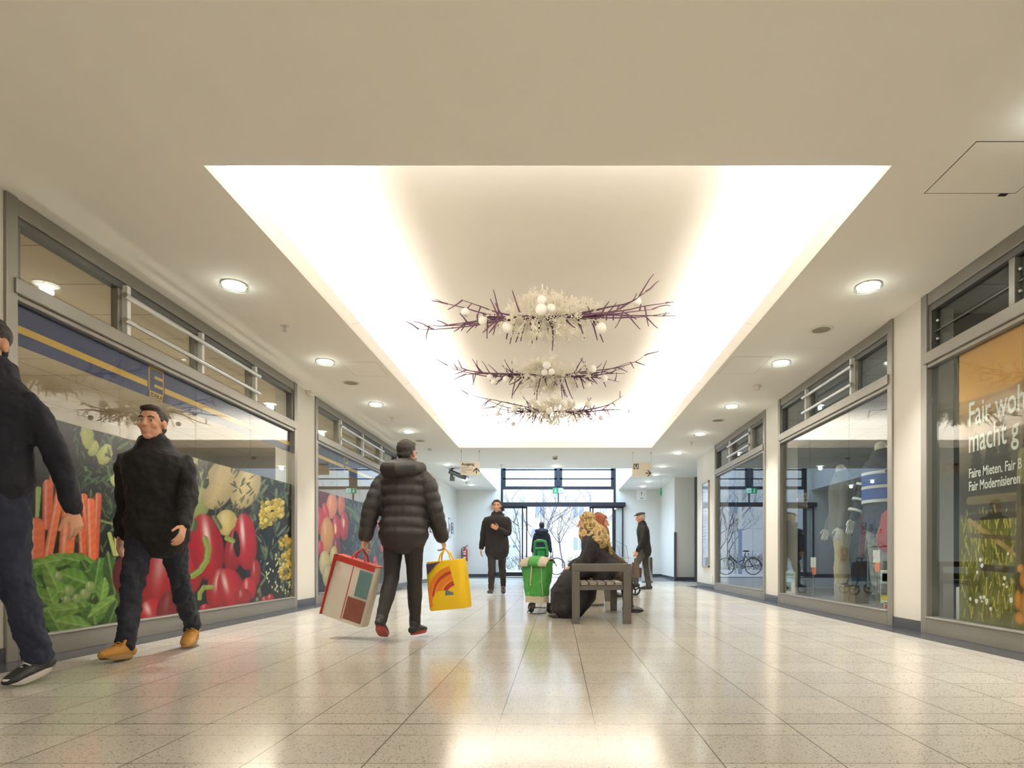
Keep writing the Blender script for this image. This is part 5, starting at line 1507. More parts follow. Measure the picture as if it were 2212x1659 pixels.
def arm_loft(mb, P, sd, r0, r1, r2, stop=1.0, puff=0.0, nring=7):
    sh, el, wr = P.arms[sd]
    pts, rad = [], []
    inn = sh + (P.shl - sh) * .45
    pts.append(Vector((inn.x, inn.y, sh.z - .008 * P.k))); rad.append(r0 * .85)
    N = 10
    for i in range(N + 1):
        t = i / N * stop
        tot = t * 2
        if tot <= 1: p = sh + (el - sh) * tot; r = r0 + (r1 - r0) * tot
        else: p = el + (wr - el) * (tot - 1); r = r1 + (r2 - r1) * (tot - 1)
        if abs(tot - 1) < .12: p = el + (sh + wr - 2 * el) * .06
        if i == 0: p = sh - Vector((0, 0, .012 * P.k)); r = r0 * .95
        pts.append(p); rad.append(r)
    if puff:
        p2, q2 = [pts[0]], [rad[0]]
        for i in range(1, len(pts) - 1):
            for j in range(4):
                t = j / 4; p2.append(pts[i] + (pts[i + 1] - pts[i]) * t); ph = (i + t) * .62 * math.pi
                q2.append((rad[i] + (rad[i + 1] - rad[i]) * t) * (1 + puff * (abs(math.sin(ph)) - .6)))
        pts, rad = p2 + [pts[-1]], q2 + [rad[-1]]
    mb.loft(pts, rad, n=14)

def torso_loft(mb, P, infl=0.0, hem=.86, collar=1.475, puff=0.0, n=20, flare=0.0):
    prof = [(hem, .165 + flare, .115 + flare), (.94, .168 + flare * .5, .118), (1.02, .155, .11 * P.belly), (1.10, .148, .108 * P.belly), (1.2, .158, .113), (1.3, .172, .118), (1.37, .186, .108), (1.42, .162, .09), (1.452, .105, .075), (collar, .075, .068)]
    if hem < .8: prof.insert(1, ((hem + .94) / 2, .168 + flare * .8, .118 + flare * .6))
    zs = np.linspace(hem, collar, 44 if puff else 20)
    pts, rad = [], []
    for z in zs:
        rx = np.interp(z, [p[0] for p in prof], [p[1] for p in prof]); ry = np.interp(z, [p[0] for p in prof], [p[2] for p in prof])
        g = 1.0
        if puff and z < 1.42: g = 1 + puff * (abs(math.sin((z - hem) / .095 * math.pi)) - .6)
        pts.append(P.U(0, 0, z)); rad.append(((rx * P.wide + infl) * P.k * g, (ry + infl) * P.k * g))
    mb.loft(pts, rad, n=n, side=P.L @ Vector((1, 0, 0)))

def leg_loft(mb, P, sd, infl=0.0, stop=1.0, flare=0.0):
    hp, kn, an, fd = P.legs[sd]; k = P.k
    pts = [P.pel + Vector((sd * .075 * k, 0, .05 * k)), hp, hp + (kn - hp) * .35, hp + (kn - hp) * .7, kn - (kn - hp) * .04, kn + (an - kn) * .1]
    r = [.105, .097, .085, .07, .062, .06]
    for t, rr_ in ((.35, .06), (.65, .05), (.85, .044), (1.0, .042)):
        if t <= stop: pts.append(kn + (an - kn) * t); r.append(rr_ + flare * t)
    mb.loft(pts, [(x + infl) * k for x in r], n=14)

def make_shoe(P, sd, par, up_m, sole_m, style='sneaker'):
    hp, kn, an, fd = P.legs[sd]; k = P.k
    if style == 'boot': k = k * 1.12
    f = fd.normalized(); upv = (Vector((0, 0, 1)) - f * f.z).normalized(); sv = f.cross(upv).normalized()
    base = an - upv * .085 * P.k
    def W(x, y, z): return base + sv * x * k + f * y * k + upv * z * k
    q = MB()
    q.loft([W(0, -.06, .045), W(0, -.02, .05), W(0, .05, .048), W(0, .12, .04), W(0, .17, .034), W(0, .195, .03)], [(.034 * k, .034 * k), (.04 * k, .042 * k), (.042 * k, .04 * k), (.045 * k, .032 * k), (.04 * k, .024 * k), (.026 * k, .016 * k)], side=sv, n=14)
    top = .13 if style == 'boot' else .10
    q.loft([W(0, -.012, .05), W(0, -.008, .08), W(0, -.012, top)], [(.042 * k, .05 * k), (.043 * k, .05 * k), (.046 * k, .05 * k)], side=sv, n=14)
    sh = organic(q, 'shoe', up_m, par, .008 * k, 2)
    q = MB(); pr = []
    for i in range(24):
        w = 2 * math.pi * i / 24
        y = .068 + .135 * math.cos(w); x = .043 * math.sin(w) * (1.0 + .12 * math.cos(w)) 
        pr.append((x, y))
    skin(q, [[tuple(W(x * a, .068 + (y - .068) * a, z + (.018 if y > .15 else 0) * ((y - .15) / .05 if y > .15 else 0))) for x, y in pr] for z, a in ((.0, .97), (.004, 1.0), (.022, 1.03), (.03, .99))])
    so = q.build('sole', sole_m, sh, smooth=True)
    q = MB()
    for j in range(4):
        y = .055 + j * .022; z = .098 - j * .012
        q.tube([W(-.026, y, z - .012), W(0, y + .004, z + .002), W(.026, y, z - .012)], .004 * k, 6)
    q.build('lace', sole_m if style == 'sneaker' else up_m, sh)
    return sh

def person(label, loc, rz, P, top, trousers, shoe=('sneaker', 'sneaker', 'sole_white'), hair='hair_dark', hem=.84, infl=.018, puff=0.0, voxel=.009, collar=1.49, flare=0.0, hood=False, curl=(40, 40), cap=None, face=True, topname='jacket', leg_flare=.004, disp=.012, palm=None, arm_r=(.066, .058, .048)):
    # the body itself: one continuous skin
    mb = MB()
    add_head(mb, P)
    torso_loft(mb, P, -.012, .9, 1.47)
    for sd in (-1, 1):
        arm_loft(mb, P, sd, .05, .042, .028)
        leg_loft(mb, P, sd, -.012)
        hp, kn, an, fd = P.legs[sd]
        mb.loft([an, an + fd * .06 - Vector((0, 0, .04)), an + fd * .14 - Vector((0, 0, .055))], [(.03, .03), (.032, .024), (.025, .014)], n=8)
        sh, el, wr = P.arms[sd]
        d = (wr - el).normalized()
        pn = Vector((-sd, 0, 0)) if palm is None or palm.get(sd) is None else Vector(palm[sd])
        fw = Vector((0, 1, 0)) if abs(d.y) < .8 else Vector((0, 0, 1))
        add_hand(mb, wr, d, pn, fw, P.k, curl[0 if sd < 0 else 1])
    body = organic(mb, 'person', M['skin'], None, min(voxel, .0052), 2)
    tag(body, label, 'person')
    body.location = loc; body.rotation_euler = (0, 0, rz)
    # garments
    mb = MB()
    torso_loft(mb, P, infl, hem, collar, puff, flare=flare)
    for sd in (-1, 1): arm_loft(mb, P, sd, arm_r[0], arm_r[1], arm_r[2], .97, puff * 1.2)
    mb.loft([P.neck0 - Vector((0, 0, .03)), P.neck0 + (P.neck1 - P.neck0) * .5], [(.088 * P.k, .082 * P.k), (.08 * P.k, .076 * P.k)])
    if hood:
        up = P.L @ Vector((0, 0, 1)); bk = P.L @ Vector((0, -1, 0))
        c0 = P.shl + up * .02
        for a in np.linspace(-1, 1, 9):
            pass
        mb.loft([c0 + P.L @ Vector((x, y, z)) * P.k for x, y, z in ((-.12, .06, .045), (-.155, -.03, .03), (-.12, -.12, .01), (0, -.16, -.01), (.12, -.12, .01), (.155, -.03, .03), (.12, .06, .045))], [.045 * P.k, .06 * P.k, .072 * P.k, .078 * P.k, .072 * P.k, .06 * P.k, .045 * P.k], n=12)
        mb.loft([c0 + P.L @ Vector((x, y, z)) * P.k for x, y, z in ((-.07, -.09, .03), (0, -.12, .03), (.07, -.09, .03))], [.07 * P.k, .075 * P.k, .07 * P.k], n=12)
    organic(mb, topname, M[top], body, voxel, 2, disp, .09)
    mb = MB()
    for sd in (-1, 1): leg_loft(mb, P, sd, .006, 1.0, leg_flare)
    mb.loft([P.pel - Vector((0, 0, .05)), P.pel + Vector((0, 0, .12))], [(.155 * P.k, .108 * P.k), (.15 * P.k, .106 * P.k)], n=18)
    organic(mb, 'trousers', M[trousers], body, voxel, 2, disp * 1.3, .07)
    for sd in (-1, 1): make_shoe(P, sd, body, M[shoe[1]], M[shoe[2]], shoe[0])
    k, c, Rm = P.k, P.headc, P.headR
    if face:
        for sd in (-1, 1):
            q = MB(); q.ell(c + Rm @ (Vector((sd * .031, .075, .006)) * k), .0100 * k, Rm, 14, 10); e = q.build('eye', M['eye_white'], body, smooth=True)
            q = MB(); q.ell(c + Rm @ (Vector((sd * .031, .0832, .006)) * k), (.0055 * k, .003 * k, .0055 * k), Rm, 12, 8); q.build('iris', M['iris'], e, smooth=True)
            q = MB(); q.tube([c + Rm @ (Vector((sd * x, y, z)) * k) for x, y, z in ((.014, .093, .027), (.032, .093, .033), (.05, .082, .026))], .0045 * k, 6); q.build('eyebrow', M[hair], body)
    if hair:
        mb = MB()
        mb.ell(c + Rm @ (Vector((0, -.026, .042)) * k), (.083 * k, .094 * k, .088 * k), Rm, 20, 14)
        mb.ell(c + Rm @ (Vector((0, .03, .098)) * k), (.062 * k, .05 * k, .028 * k), Rm, 16, 10)
        mb.ell(c + Rm @ (Vector((0, -.055, -.02)) * k), (.066 * k, .05 * k, .06 * k), Rm, 16, 10)
        organic(mb, 'hair', M[hair], body, .007, 1, .012, .03)
    if cap:
        mb = MB()
        mb.ell(c + Rm @ (Vector((0, -.01, .09)) * k), (.095 * k, .115 * k, .04 * k), Rm, 20, 10); mb.ell(c + Rm @ (Vector((0, .1, .068)) * k), (.065 * k, .05 * k, .012 * k), Rm, 16, 8)
        organic(mb, 'flat_cap', M[cap], body, .007, 1)
    return body

# 1 the man leaving the frame at the left, walking towards the camera
P1 = Pose(1.87, lean=5, roll=-7, larm=(-24, 10, 12), rarm=(22, 8, 18), lleg=(-7, 9), rleg=(22, 6), lfoot=-10, rfoot=8, wide=1.1, head=(20, -2))
# walking towards the camera: his left side is on the picture's right
b = person('man in navy jacket and blue jeans walking out of the frame at the left edge', (-2.97, 3.13, 0), R_(180 - 6), P1, 'navy_jacket', 'jeans', infl=.035, hem=.98, disp=.03, flare=.012, leg_flare=.012)
# 2 the man in tan boots
P2 = Pose(1.74, lean=4, larm=(20, 10, 22), rarm=(-14, 8, 20), lleg=(-18, 14), rleg=(18, 4), lfoot=-16, rfoot=6, head=(0, -6), wide=1.08)
person('man in black jacket, dark jeans and tan boots walking past the vegetable mural', (-2.84, 4.26, 0), R_(180 + 10), P2, 'black_jacket', 'jeans_dark', ('boot', 'boot', 'boot_sole'), infl=.03, hem=.82, disp=.034, leg_flare=.01)
# 3 the man in the quilted jacket, from behind
P3 = Pose(1.63, lean=5, roll=0, larm=(-14, 16, 14), rarm=(10, 14, 16), lleg=(-6, 26), rleg=(3, 2), lfoot=-30, rfoot=0, head=(-8, 2), wide=1.1)
p3 = (-1.30, 5.06, 0)
b3 = person('man in dark quilted hooded jacket carrying two shopping bags, seen from behind', p3, R_(-8), P3, 'puffer', 'trouser_dark', ('sneaker', 'sneaker', 'red_sole'), infl=.045, hem=.84, puff=.075, hood=True, voxel=.008, curl=(75, 75), disp=.008, arm_r=(.085, .075, .062), leg_flare=.002)
# 4 the man coming towards the camera, hand on his chest
P4 = Pose(1.65, lean=1, larm=(6, 20, 60), rarm=(-8, 12, 12), lleg=(-6, 26), rleg=(10, 2), lfoot=-30, rfoot=4, lhand=(-.04, .20, 1.13), head=(0, 0), wide=1.12)
person('man in dark sweater walking towards the camera with one hand on his chest', (-1.09, 10.7, 0), R_(180), P4, 'black_jacket', 'trouser_dark', ('sneaker', 'shoe_dark', 'shoe_dark'), infl=.04, hem=.76, disp=.018, collar=1.46, palm={-1: (-.2, -1, 0), 1: None}, topname='sweater')
# 5 the man leaving through the door
P5 = Pose(1.74, lean=2, larm=(6, 14, 14), rarm=(-8, 12, 12), lleg=(14, 6), rleg=(-14, 14), lfoot=5, rfoot=-15)
person('man in dark navy coat walking out through the entrance, seen from behind', (-.50, 18.2, 0), R_(-4), P5, 'navy_jacket', 'trouser_dark', ('sneaker', 'shoe_dark', 'shoe_dark'), infl=.045, hem=.70, hood=True, disp=.015, face=False)
# 6 the man with the flat cap
P6 = Pose(1.62, lean=6, larm=(14, 10, 20), rarm=(-18, 10, 16), lleg=(30, 30), rleg=(-6, 2), lfoot=-6, rfoot=0, head=(8, 2), wide=1.05)
person('man in flat cap, dark jacket and brown trousers walking left near the far right wall', (1.83, 12.75, 0), R_(90), P6, 'black_jacket', 'trouser_brown', ('sneaker', 'shoe_dark', 'shoe_dark'), 'hair_white', infl=.03, hem=.84, cap='trouser_brown', disp=.016, leg_flare=.014)

# ---- the seated women
M['scarf_gold'] = mat('gold_scarf', (160, 138, 92), 0.85, var=0.75, scale=22, bump=.25, bscale=40)
M['scarf_rust'] = mat('rust_scarf', (132, 70, 46), 0.85, var=0.35, scale=26, bump=.2)
def pattern_mat(name, cols, scale):
    m = mat(name, cols[1], .85, bump=.25, bscale=40)
    nt = m.node_tree; b = nt.nodes['Principled BSDF']
    tc = nt.nodes.new('ShaderNodeTexCoord'); nz = nt.nodes.new('ShaderNodeTexNoise'); nz.inputs['Scale'].default_value = scale; nz.inputs['Detail'].default_value = 3; nz.inputs['Distortion'].default_value = 1.2
    nt.links.new(tc.outputs['Object'], nz.inputs['Vector'])
    r = nt.nodes.new('ShaderNodeValToRGB'); nt.links.new(nz.outputs['Fac'], r.inputs[0])
    e = r.color_ramp.elements
    e[0].position, e[0].color = .38, (*srgb(*cols[0]), 1); e[1].position, e[1].color = .62, (*srgb(*cols[2]), 1)
    k = e.new(.48); k.color = (*srgb(*cols[1]), 1)
    nt.links.new(r.outputs[0], b.inputs['Base Color'])
    return m
M['scarf_gold'] = pattern_mat('gold_patterned_scarf', ((92, 74, 44), (168, 142, 92), (206, 182, 128)), 26)
M['coat_brown'] = mat('brown_coat', (72, 60, 48), 0.8, var=0.12, bump=.2)
M['coat_maroon'] = mat('maroon_coat', (78, 40, 42), 0.85, var=0.12, bump=.25)
M['vest'] = mat('yellow_vest', (214, 222, 40), 0.6)
def seated(label, loc, rz, H, coat, scarf=None, hair=None, sleeve=True, long=True, shoe_m='shoe_dark', lean=12, scarfname='headscarf', lap=(.0), head=(0, -4), vox=.009, drape=True):
    P = Pose(H, lean=lean, seat=.43, larm=(26, 10, 40), rarm=(26, 10, 40), lleg=(80, 72), rleg=(84, 80), lfoot=0, rfoot=0, wide=1.16, belly=1.25, head=head)
    k = P.k
    # bring the hands together in the lap
    for sd in (-1, 1):
        sh, el, wr = P.arms[sd]
        tgt = Vector((sd * .07, P.legs[sd][1].y * .86, P.legs[sd][1].z + .15 * k)); d = tgt - sh; ln = min(d.length, .52 * k); d.normalize()
        tgt = sh + d * ln; a_, b_ = .285 * k, .26 * k
        x = (a_ * a_ - b_ * b_ + ln * ln) / (2 * ln); h_ = math.sqrt(max(0, a_ * a_ - x * x)); pole = Vector((sd * .8, -.5, -.6)); pole = (pole - d * pole.dot(d)).normalized()
        P.arms[sd] = (sh, sh + d * x + pole * h_, tgt)
    dz = min(P.legs[sd][2].z for sd in (-1, 1)) - .085 * k
    mb = MB(); add_head(mb, P); torso_loft(mb, P, -.01, .9, 1.47)
    for sd in (-1, 1):
        arm_loft(mb, P, sd, .05, .042, .028); hp, kn, an, fd = P.legs[sd]
        an = Vector((an.x, an.y, .085 * k)); fd = Vector((sd * .1, 1, 0)).normalized()
        P.legs[sd] = (hp, kn, an, fd)
        leg_loft(mb, P, sd, -.012); mb.loft([an, an + fd * .06 - Vector((0, 0, .04)), an + fd * .14 - Vector((0, 0, .055))], [(.03, .03), (.032, .024), (.025, .014)], n=8)
        sh, el, wr = P.arms[sd]; d = (wr - el).normalized(); add_hand(mb, wr, d, (0, 0, -1), (-sd, .3, 0), k, 30)
    body = organic(mb, 'person', M['skin'], None, .0055, 2); tag(body, label, 'person'); body.location = loc; body.rotation_euler = (0, 0, rz)
    mb = MB(); torso_loft(mb, P, .05, .88, 1.45 if scarf else 1.49)
    for sd in (-1, 1): arm_loft(mb, P, sd, .082, .08, .062, .98)
    kz = P.legs[1][1].z; ky = max(P.legs[s_][1].y for s_ in (-1, 1)); hy = P.pel.y
    seatz = .43
    # lap and falling skirt of the coat
    mb.loft([Vector((0, hy - .1, seatz + .12)), Vector((0, hy + .12, seatz + .12)), Vector((0, ky - .08, kz + .02)), Vector((0, ky + .03, kz - .03))], [(.21, .125), (.215, .125), (.20, .105), (.17, .085)], n=18)
    if long:
        fy = P.legs[1][2].y
        mb.loft([Vector((0, ky - .03, kz - .02)), Vector((0, (ky + fy) / 2 + .04, kz * .62)), Vector((0, fy + .01, kz * .32)), Vector((0, fy + .0, .10))], [(.185, .13), (.195, .15), (.20, .165), (.205, .175)], n=22)
        mb.loft([Vector((0, ky - .22, kz - .08)), Vector((0, ky - .2, .25)), Vector((0, fy - .1, .1))], [(.16, .12), (.17, .12), (.18, .12)], n=18)
    organic(mb, 'coat', M[coat], body, vox, 4, .035, .13)
    if not long:
        mb = MB()
        for sd in (-1, 1): leg_loft(mb, P, sd, .012, 1.0, .01)
        organic(mb, 'trousers', M['trouser_dark'], body, vox, 2, .012, .07)
    for sd in (-1, 1): make_shoe(P, sd, body, M[shoe_m], M[shoe_m], 'sneaker')
    c, Rm = P.headc, P.headR
    for sd in (-1, 1):
        q = MB(); q.ell(c + Rm @ (Vector((sd * .031, .075, .006)) * k), .0100 * k, Rm, 14, 10); e = q.build('eye', M['eye_white'], body, smooth=True)
        q = MB(); q.ell(c + Rm @ (Vector((sd * .031, .0832, .006)) * k), (.0055 * k, .003 * k, .0055 * k), Rm, 12, 8); q.build('iris', M['iris'], e, smooth=True)
    if scarf:
        mb = MB()
        def E(x, y, z, rx, ry, rz_): mb.ell(c + Rm @ (Vector((x, y, z)) * k), (rx * k, ry * k, rz_ * k), Rm, 20, 14)
        # hood leaves the face open: a band round the face plus the back of the head
        mb.loft([c + Rm @ (Vector(v) * k) for v in ((0, .062, .088), (.062, .05, .055), (.083, .034, -.01), (.07, .03, -.075), (.03, .05, -.122), (-.03, .05, -.122), (-.07, .03, -.075), (-.083, .034, -.01), (-.062, .05, .055))], .022 * k, n=10, closed=True)
        E(.072, -.012, -.01, .028, .05, .055); E(-.072, -.012, -.01, .028, .05, .055); E(0, -.035, .045, .096, .105, .094); E(0, -.04, -.03, .092, .092, .09); E(0, -.03, -.1, .098, .095, .075)
        for sx in (-1, 1): E(sx * .06, .0, -.115, .062, .08, .06); E(sx * .085, -.03, -.17, .075, .085, .07)
        mb.loft([c + Rm @ Vector((0, .0, -.06)) * k, c + Rm @ Vector((0, .015, -.125)) * k, P.U(0, .0, 1.475), P.U(0, -.03, 1.43), P.U(0, -.06, 1.37)], [(.08, .085), (.108, .11), (.165, .145), (.25, .165), (.275, .15)], n=22)
        if drape: mb.loft([c + Rm @ Vector((0, -.06, -.02)) * k, P.U(0, -.12, 1.45), P.U(0, -.155, 1.36), P.U(0, -.18, 1.26), P.U(.0, -.19, 1.16)], [(.09, .06), (.15, .06), (.19, .05), (.13, .035), (.05, .025)], n=16)
        organic(mb, scarfname, M[scarf], body, .008, 2, .028, .05)
    if hair:
        mb = MB()
        for (x, y, z, r) in ((0, -.03, .05, .095), (.05, -.02, .06, .06), (-.05, -.02, .06, .06), (0, .04, .1, .05), (.07, -.01, 0, .04), (-.07, -.01, 0, .04), (0, -.09, 0, .07), (.04, .05, .085, .035), (-.04, .05, .085, .035)):
            mb.ell(c + Rm @ (Vector((x, y, z)) * k), r * k)
        organic(mb, 'hair', M[hair], body, .008, 1, .035, .03)
    return body, P
W1, PW1 = seated('woman in gold headscarf and long dark coat sitting on the near end of the bench', (.48, 6.86, 0), R_(92), 1.50, 'coat_dark', 'scarf_gold', lean=14)
W2, PW2 = seated('woman in rust headscarf and brown coat seated behind the woman in gold', (.465, 7.46, 0), R_(-86), 1.53, 'coat_brown', 'scarf_rust', lean=4, long=False, head=(-15, 0), drape=False)
W3, PW3 = seated('white-haired person in maroon coat with yellow vest on the farther bench', (.52, 10.35, 0), R_(-90), 1.58, 'coat_maroon', None, 'hair_white', lean=16, long=False, head=(0, -14))
mb = MB(); torso_loft(mb, PW3, .066, 1.0, 1.36)
organic(mb, 'safety_vest', M['vest'], W3, .01, 2)

# ---- shopping bags in the hands of the man in the quilted jacket
M['bag_white'] = mat('white_paper_bag', (214, 204, 190), 0.6, var=0.05)
M['bag_red'] = mat('red_print_bag', (176, 48, 36), 0.6)
M['bag_brown'] = mat('brown_print_bag', (122, 66, 52), 0.6, var=0.4, scale=12)
M['bag_teal'] = mat('teal_print_bag', (92, 122, 124), 0.6, var=0.3, scale=12)
M['bag_yellow'] = mat('yellow_bag', (244, 200, 20), 0.45, var=0.05, bump=.2, bscale=14)
M['bag_orange'] = mat('orange_print_bag', (226, 124, 36), 0.5)
M['bag_purple'] = mat('purple_print_bag', (70, 50, 84), 0.5)
rot3 = Matrix.Rotation(R_(-8), 3, 'Z')
def hand_world(sd): 
    sh, el, wr = P3.arms[sd]; d = (wr - el).normalized()
    return Vector(p3) + rot3 @ (wr + d * .10)
hl, hr = hand_world(-1), hand_world(1)
def bag(nm, label, hand, W, D, H, mats, tilt, rz, drop=.14):
    t = thing(nm, label, 'shopping bag', hand, rz, None); t.rotation_euler = (0, R_(tilt), rz)
    q = MB(); q.m = 0; z1 = -drop; z0 = -drop - H
    rings = []
    for z, a, d_ in ((z0, .97, 1.0), (z0 + .02, 1.0, 1.05), (z0 + H * .5, 1.0, 1.0), (z1 - .02, .99, .75), (z1, .97, .6)):
        rings.append(rrect(0, 0, W / 2 * a, D / 2 * d_, z, 40, 7))
    skin(q, rings, True); q.build('bag_body', M[mats[0]], t, smooth=True)
    for s in (-1, 1):
        q = MB(); q.tube([(-W * .18, s * D * .25, z1 - .03), (-W * .12, s * D * .12, -.05), (0, 0, -.0), (W * .12, s * D * .12, -.05), (W * .18, s * D * .25, z1 - .03)], .007, 6); q.build('bag_handle', M[mats[1]], t, smooth=True)
    return t, z0, z1
t, z0, z1 = bag('paper_bag', 'white paper carrier bag with red edges in the left hand of the quilted jacket man', hl, .40, .14, .52, ('bag_white', 'bag_red'), 16, R_(-14), .10)
q = MB(); y = -.0755
q.box(-.195, .195, y, y + .003, z1 - .045, z1 - .005); q.box(-.2, .2, y + .02, -y - .02, z1 - .002, z1 + .002); q.build('red_rim', M['bag_red'], t)
q = MB(); q.box(.02, .19, y - .003, y, z0 + .03, z0 + .22); q.build('brown_print', M['bag_brown'], t)
q = MB(); q.box(.07, .19, y - .003, y, z0 + .24, z1 - .06); q.build('teal_print', M['bag_teal'], t)
q = MB(); q.box(-.2, -.192, y - .002, -y, z0, z1); q.box(.0, .006, y - .003, y, z0 + .02, z1 - .05); q.build('red_edge', M['bag_red'], t)
t, z0, z1 = bag('plastic_bag', 'bright yellow plastic carrier bag with orange stripes in his right hand', hr, .34, .17, .42, ('bag_yellow', 'bag_yellow'), -6, R_(-10), .10)
def arc(r0, r1, m, nm, a0=100, a1=195):
    q = MB(); pts = []; cx, cz = .10, z0 + .10
    for a in np.linspace(R_(a0), R_(a1), 14):
        pts.append(((cx + r0 * math.cos(a)), (cz + r0 * math.sin(a)), (cx + r1 * math.cos(a)), (cz + r1 * math.sin(a))))
    v, f = [], []
    for x0_, z0_, x1_, z1_ in pts:
        x0_, x1_ = max(-.155, x0_), max(-.155, x1_); z0_, z1_ = min(z1 - .01, z0_), min(z1 - .01, z1_)
        v += [(x0_, -.086, z0_), (x1_, -.086, z1_), (x1_, -.083, z1_), (x0_, -.083, z0_)]
    for i in range(13):
        b0, b1 = i * 4, i * 4 + 4
        for j in range(4): f.append((b0 + j, b0 + (j + 1) % 4, b1 + (j + 1) % 4, b1 + j))
    q.add(v, f); q.build(nm, m, t)
arc(.10, .14, M['bag_red'], 'red_stripe'); arc(.15, .20, M['bag_orange'], 'orange_stripe'); arc(.205, .225, M['bag_red'], 'red_stripe'); arc(.23, .27, M['bag_orange'], 'orange_stripe')
q = MB(); q.prism([(-.15, -.086, z1 - .02), (-.15, -.086, z1 - .11), (-.06, -.086, z1 - .03), (-.02, -.086, z1 - .01)], (0, .003, 0)); q.build('purple_corner', M['bag_purple'], t)
q = MB(); q.prism([(-.02, -.087, z0 + .05), (.05, -.087, z0 + .04), (.07, -.087, z0 + .14), (.0, -.087, z0 + .17)], (0, .003, 0)); q.build('teal_patch', M['bag_teal'], t)

# ---- dressed display figures in the outfitter window
M['mannequin'] = mat('white_mannequin', (226, 224, 214), 0.35, var=.01)
M['jacket_grey'] = mat('grey_jacket', (120, 118, 116), 0.75, bump=.15)
M['jacket_navy'] = mat('work_jacket_navy', (38, 44, 66), 0.7, bump=.15)
M['royal'] = mat('royal_blue_cloth', (58, 92, 170), 0.65, bump=.15)
M['reflect'] = mat('reflective_tape', (232, 234, 232), 0.35)
M['trouser_beige'] = mat('beige_trousers', (196, 178, 140), 0.8, bump=.15)
M['trouser_grey'] = mat('grey_trousers', (150, 152, 152), 0.8, bump=.15)
def display_figure(label, loc, rz, H, top, tr, stripes=False):
    P = Pose(H, larm=(4, 11, 8), rarm=(8, 11, 10), lleg=(3, 2), rleg=(-3, 2), wide=1.08)
    t = thing('mannequin', label, 'mannequin', loc, rz, None)
    mb = MB(); torso_loft(mb, P, -.01, .9, 1.47); mb.loft([P.neck0 - Vector((0, 0, .03)), P.neck1 + Vector((0, 0, .03))], [.07 * P.k, .058 * P.k])
    for sd in (-1, 1):
        arm_loft(mb, P, sd, .05, .042, .028); leg_loft(mb, P, sd, -.012)
        sh, el, wr = P.arms[sd]; add_hand(mb, wr, (wr - el), (-sd, 0, 0), (0, 1, 0), P.k, 12)
    organic(mb, 'figure', M['mannequin'], t, .0055, 2)
    mb = MB(); torso_loft(mb, P, .035, .82, 1.46)
    for sd in (-1, 1): arm_loft(mb, P, sd, .075, .066, .056, .96)
    mb.loft([P.neck0 - Vector((0, 0, .03)), P.neck0 + Vector((0, .0, .025))], [(.09 * P.k, .085 * P.k), (.086 * P.k, .08 * P.k)])
    jk = organic(mb, 'jacket', M[top], t, .009, 2, .016, .09)
    if stripes:
        for z in (1.0, 1.14, 1.28):
            mb = MB(); mb.loft([P.U(0, 0, z), P.U(0, 0, z + .03)], [((.19 + .02) * P.k, (.145 + .02) * P.k)] * 2, n=40, cap='flat'); mb.build('reflective_band', M['reflect'], jk, smooth=True)
        mb = MB(); mb.loft([P.U(0, 0, z) for z in (1.03, 1.1, 1.14)], [((.19 + .017) * P.k, (.145 + .017) * P.k)] * 3, n=40, cap='flat'); mb.build('blue_panel', M['royal'], jk, smooth=True)
        mb = MB(); mb.loft([P.U(0, 0, z) for z in (1.17, 1.22, 1.28)], [((.19 + .018) * P.k, (.145 + .018) * P.k)] * 3, n=40, cap='flat'); mb.build('blue_panel', M['royal'], jk, smooth=True)
        for sd in (-1, 1):
            sh, el, wr = P.arms[sd]
            for a_, b_, u in ((sh, el, .55), (el, wr, .15), (el, wr, .6)):
                p = a_ + (b_ - a_) * u; d = (b_ - a_).normalized(); mb = MB(); mb.loft([p, p + d * .028], [.082 * P.k] * 2, n=20, cap='flat'); mb.build('reflective_band', M['reflect'], jk, smooth=True)
    mb = MB()
    for sd in (-1, 1): leg_loft(mb, P, sd, .016, 1.0, .016)
    mb.loft([P.pel - Vector((0, 0, .05)), P.pel + Vector((0, 0, .12))], [(.16 * P.k, .11 * P.k), (.155 * P.k, .108 * P.k)], n=18)
    organic(mb, 'trousers', M[tr], t, .009, 2, .018, .08)
    q = MB(); q.cyl((0, -.02, -P.legs[1][2].z + P.legs[1][2].z - .0), (0, -.02, .03), .16, 32); q.cyl((.09, -.03, .0), (.09, -.03, .12), .012, 10); q.build('stand', M['alu'], t, smooth=True)
    return t
display_figure('mannequin in grey jacket and beige trousers at the middle of the outfitter window', (3.86, at_disp(1818, 3.86), .121), R_(75), 1.94, 'jacket_grey', 'trouser_beige')
display_figure('mannequin in navy jacket with reflective bands at the near end of the outfitter window', (3.84, at_disp(1904, 3.84), .121), R_(100), 2.06, 'jacket_navy', 'trouser_grey', True)
# ================================================================ OUTSIDE THE ENTRANCE
M['paving'] = mat('pale_paving', (222, 224, 228), 0.8, var=0.05, scale=3)
M['facade'] = mat('white_facade', (232, 236, 244), 0.7, var=0.02)
M['apart'] = mat('pale_apartment', (226, 222, 216), 0.8, var=0.03)
M['win_blue'] = mat('window_blue', (158, 174, 200), 0.3)
M['bark'] = mat('bark', (96, 96, 104), 0.9, var=0.3, scale=20)
M['hedge'] = mat('winter_hedge', (92, 104, 86), 0.9, var=0.5, scale=6)
q = MB(); q.box(-40, 40, FAR_Y + .2, 80, -.15, -.02); struct(q.build('ground', M['paving']))
q = MB(); q.box(-8, 8, 26.5, 27.0, -.02, .12); o = q.build('kerb', M['facade']); struct(o)
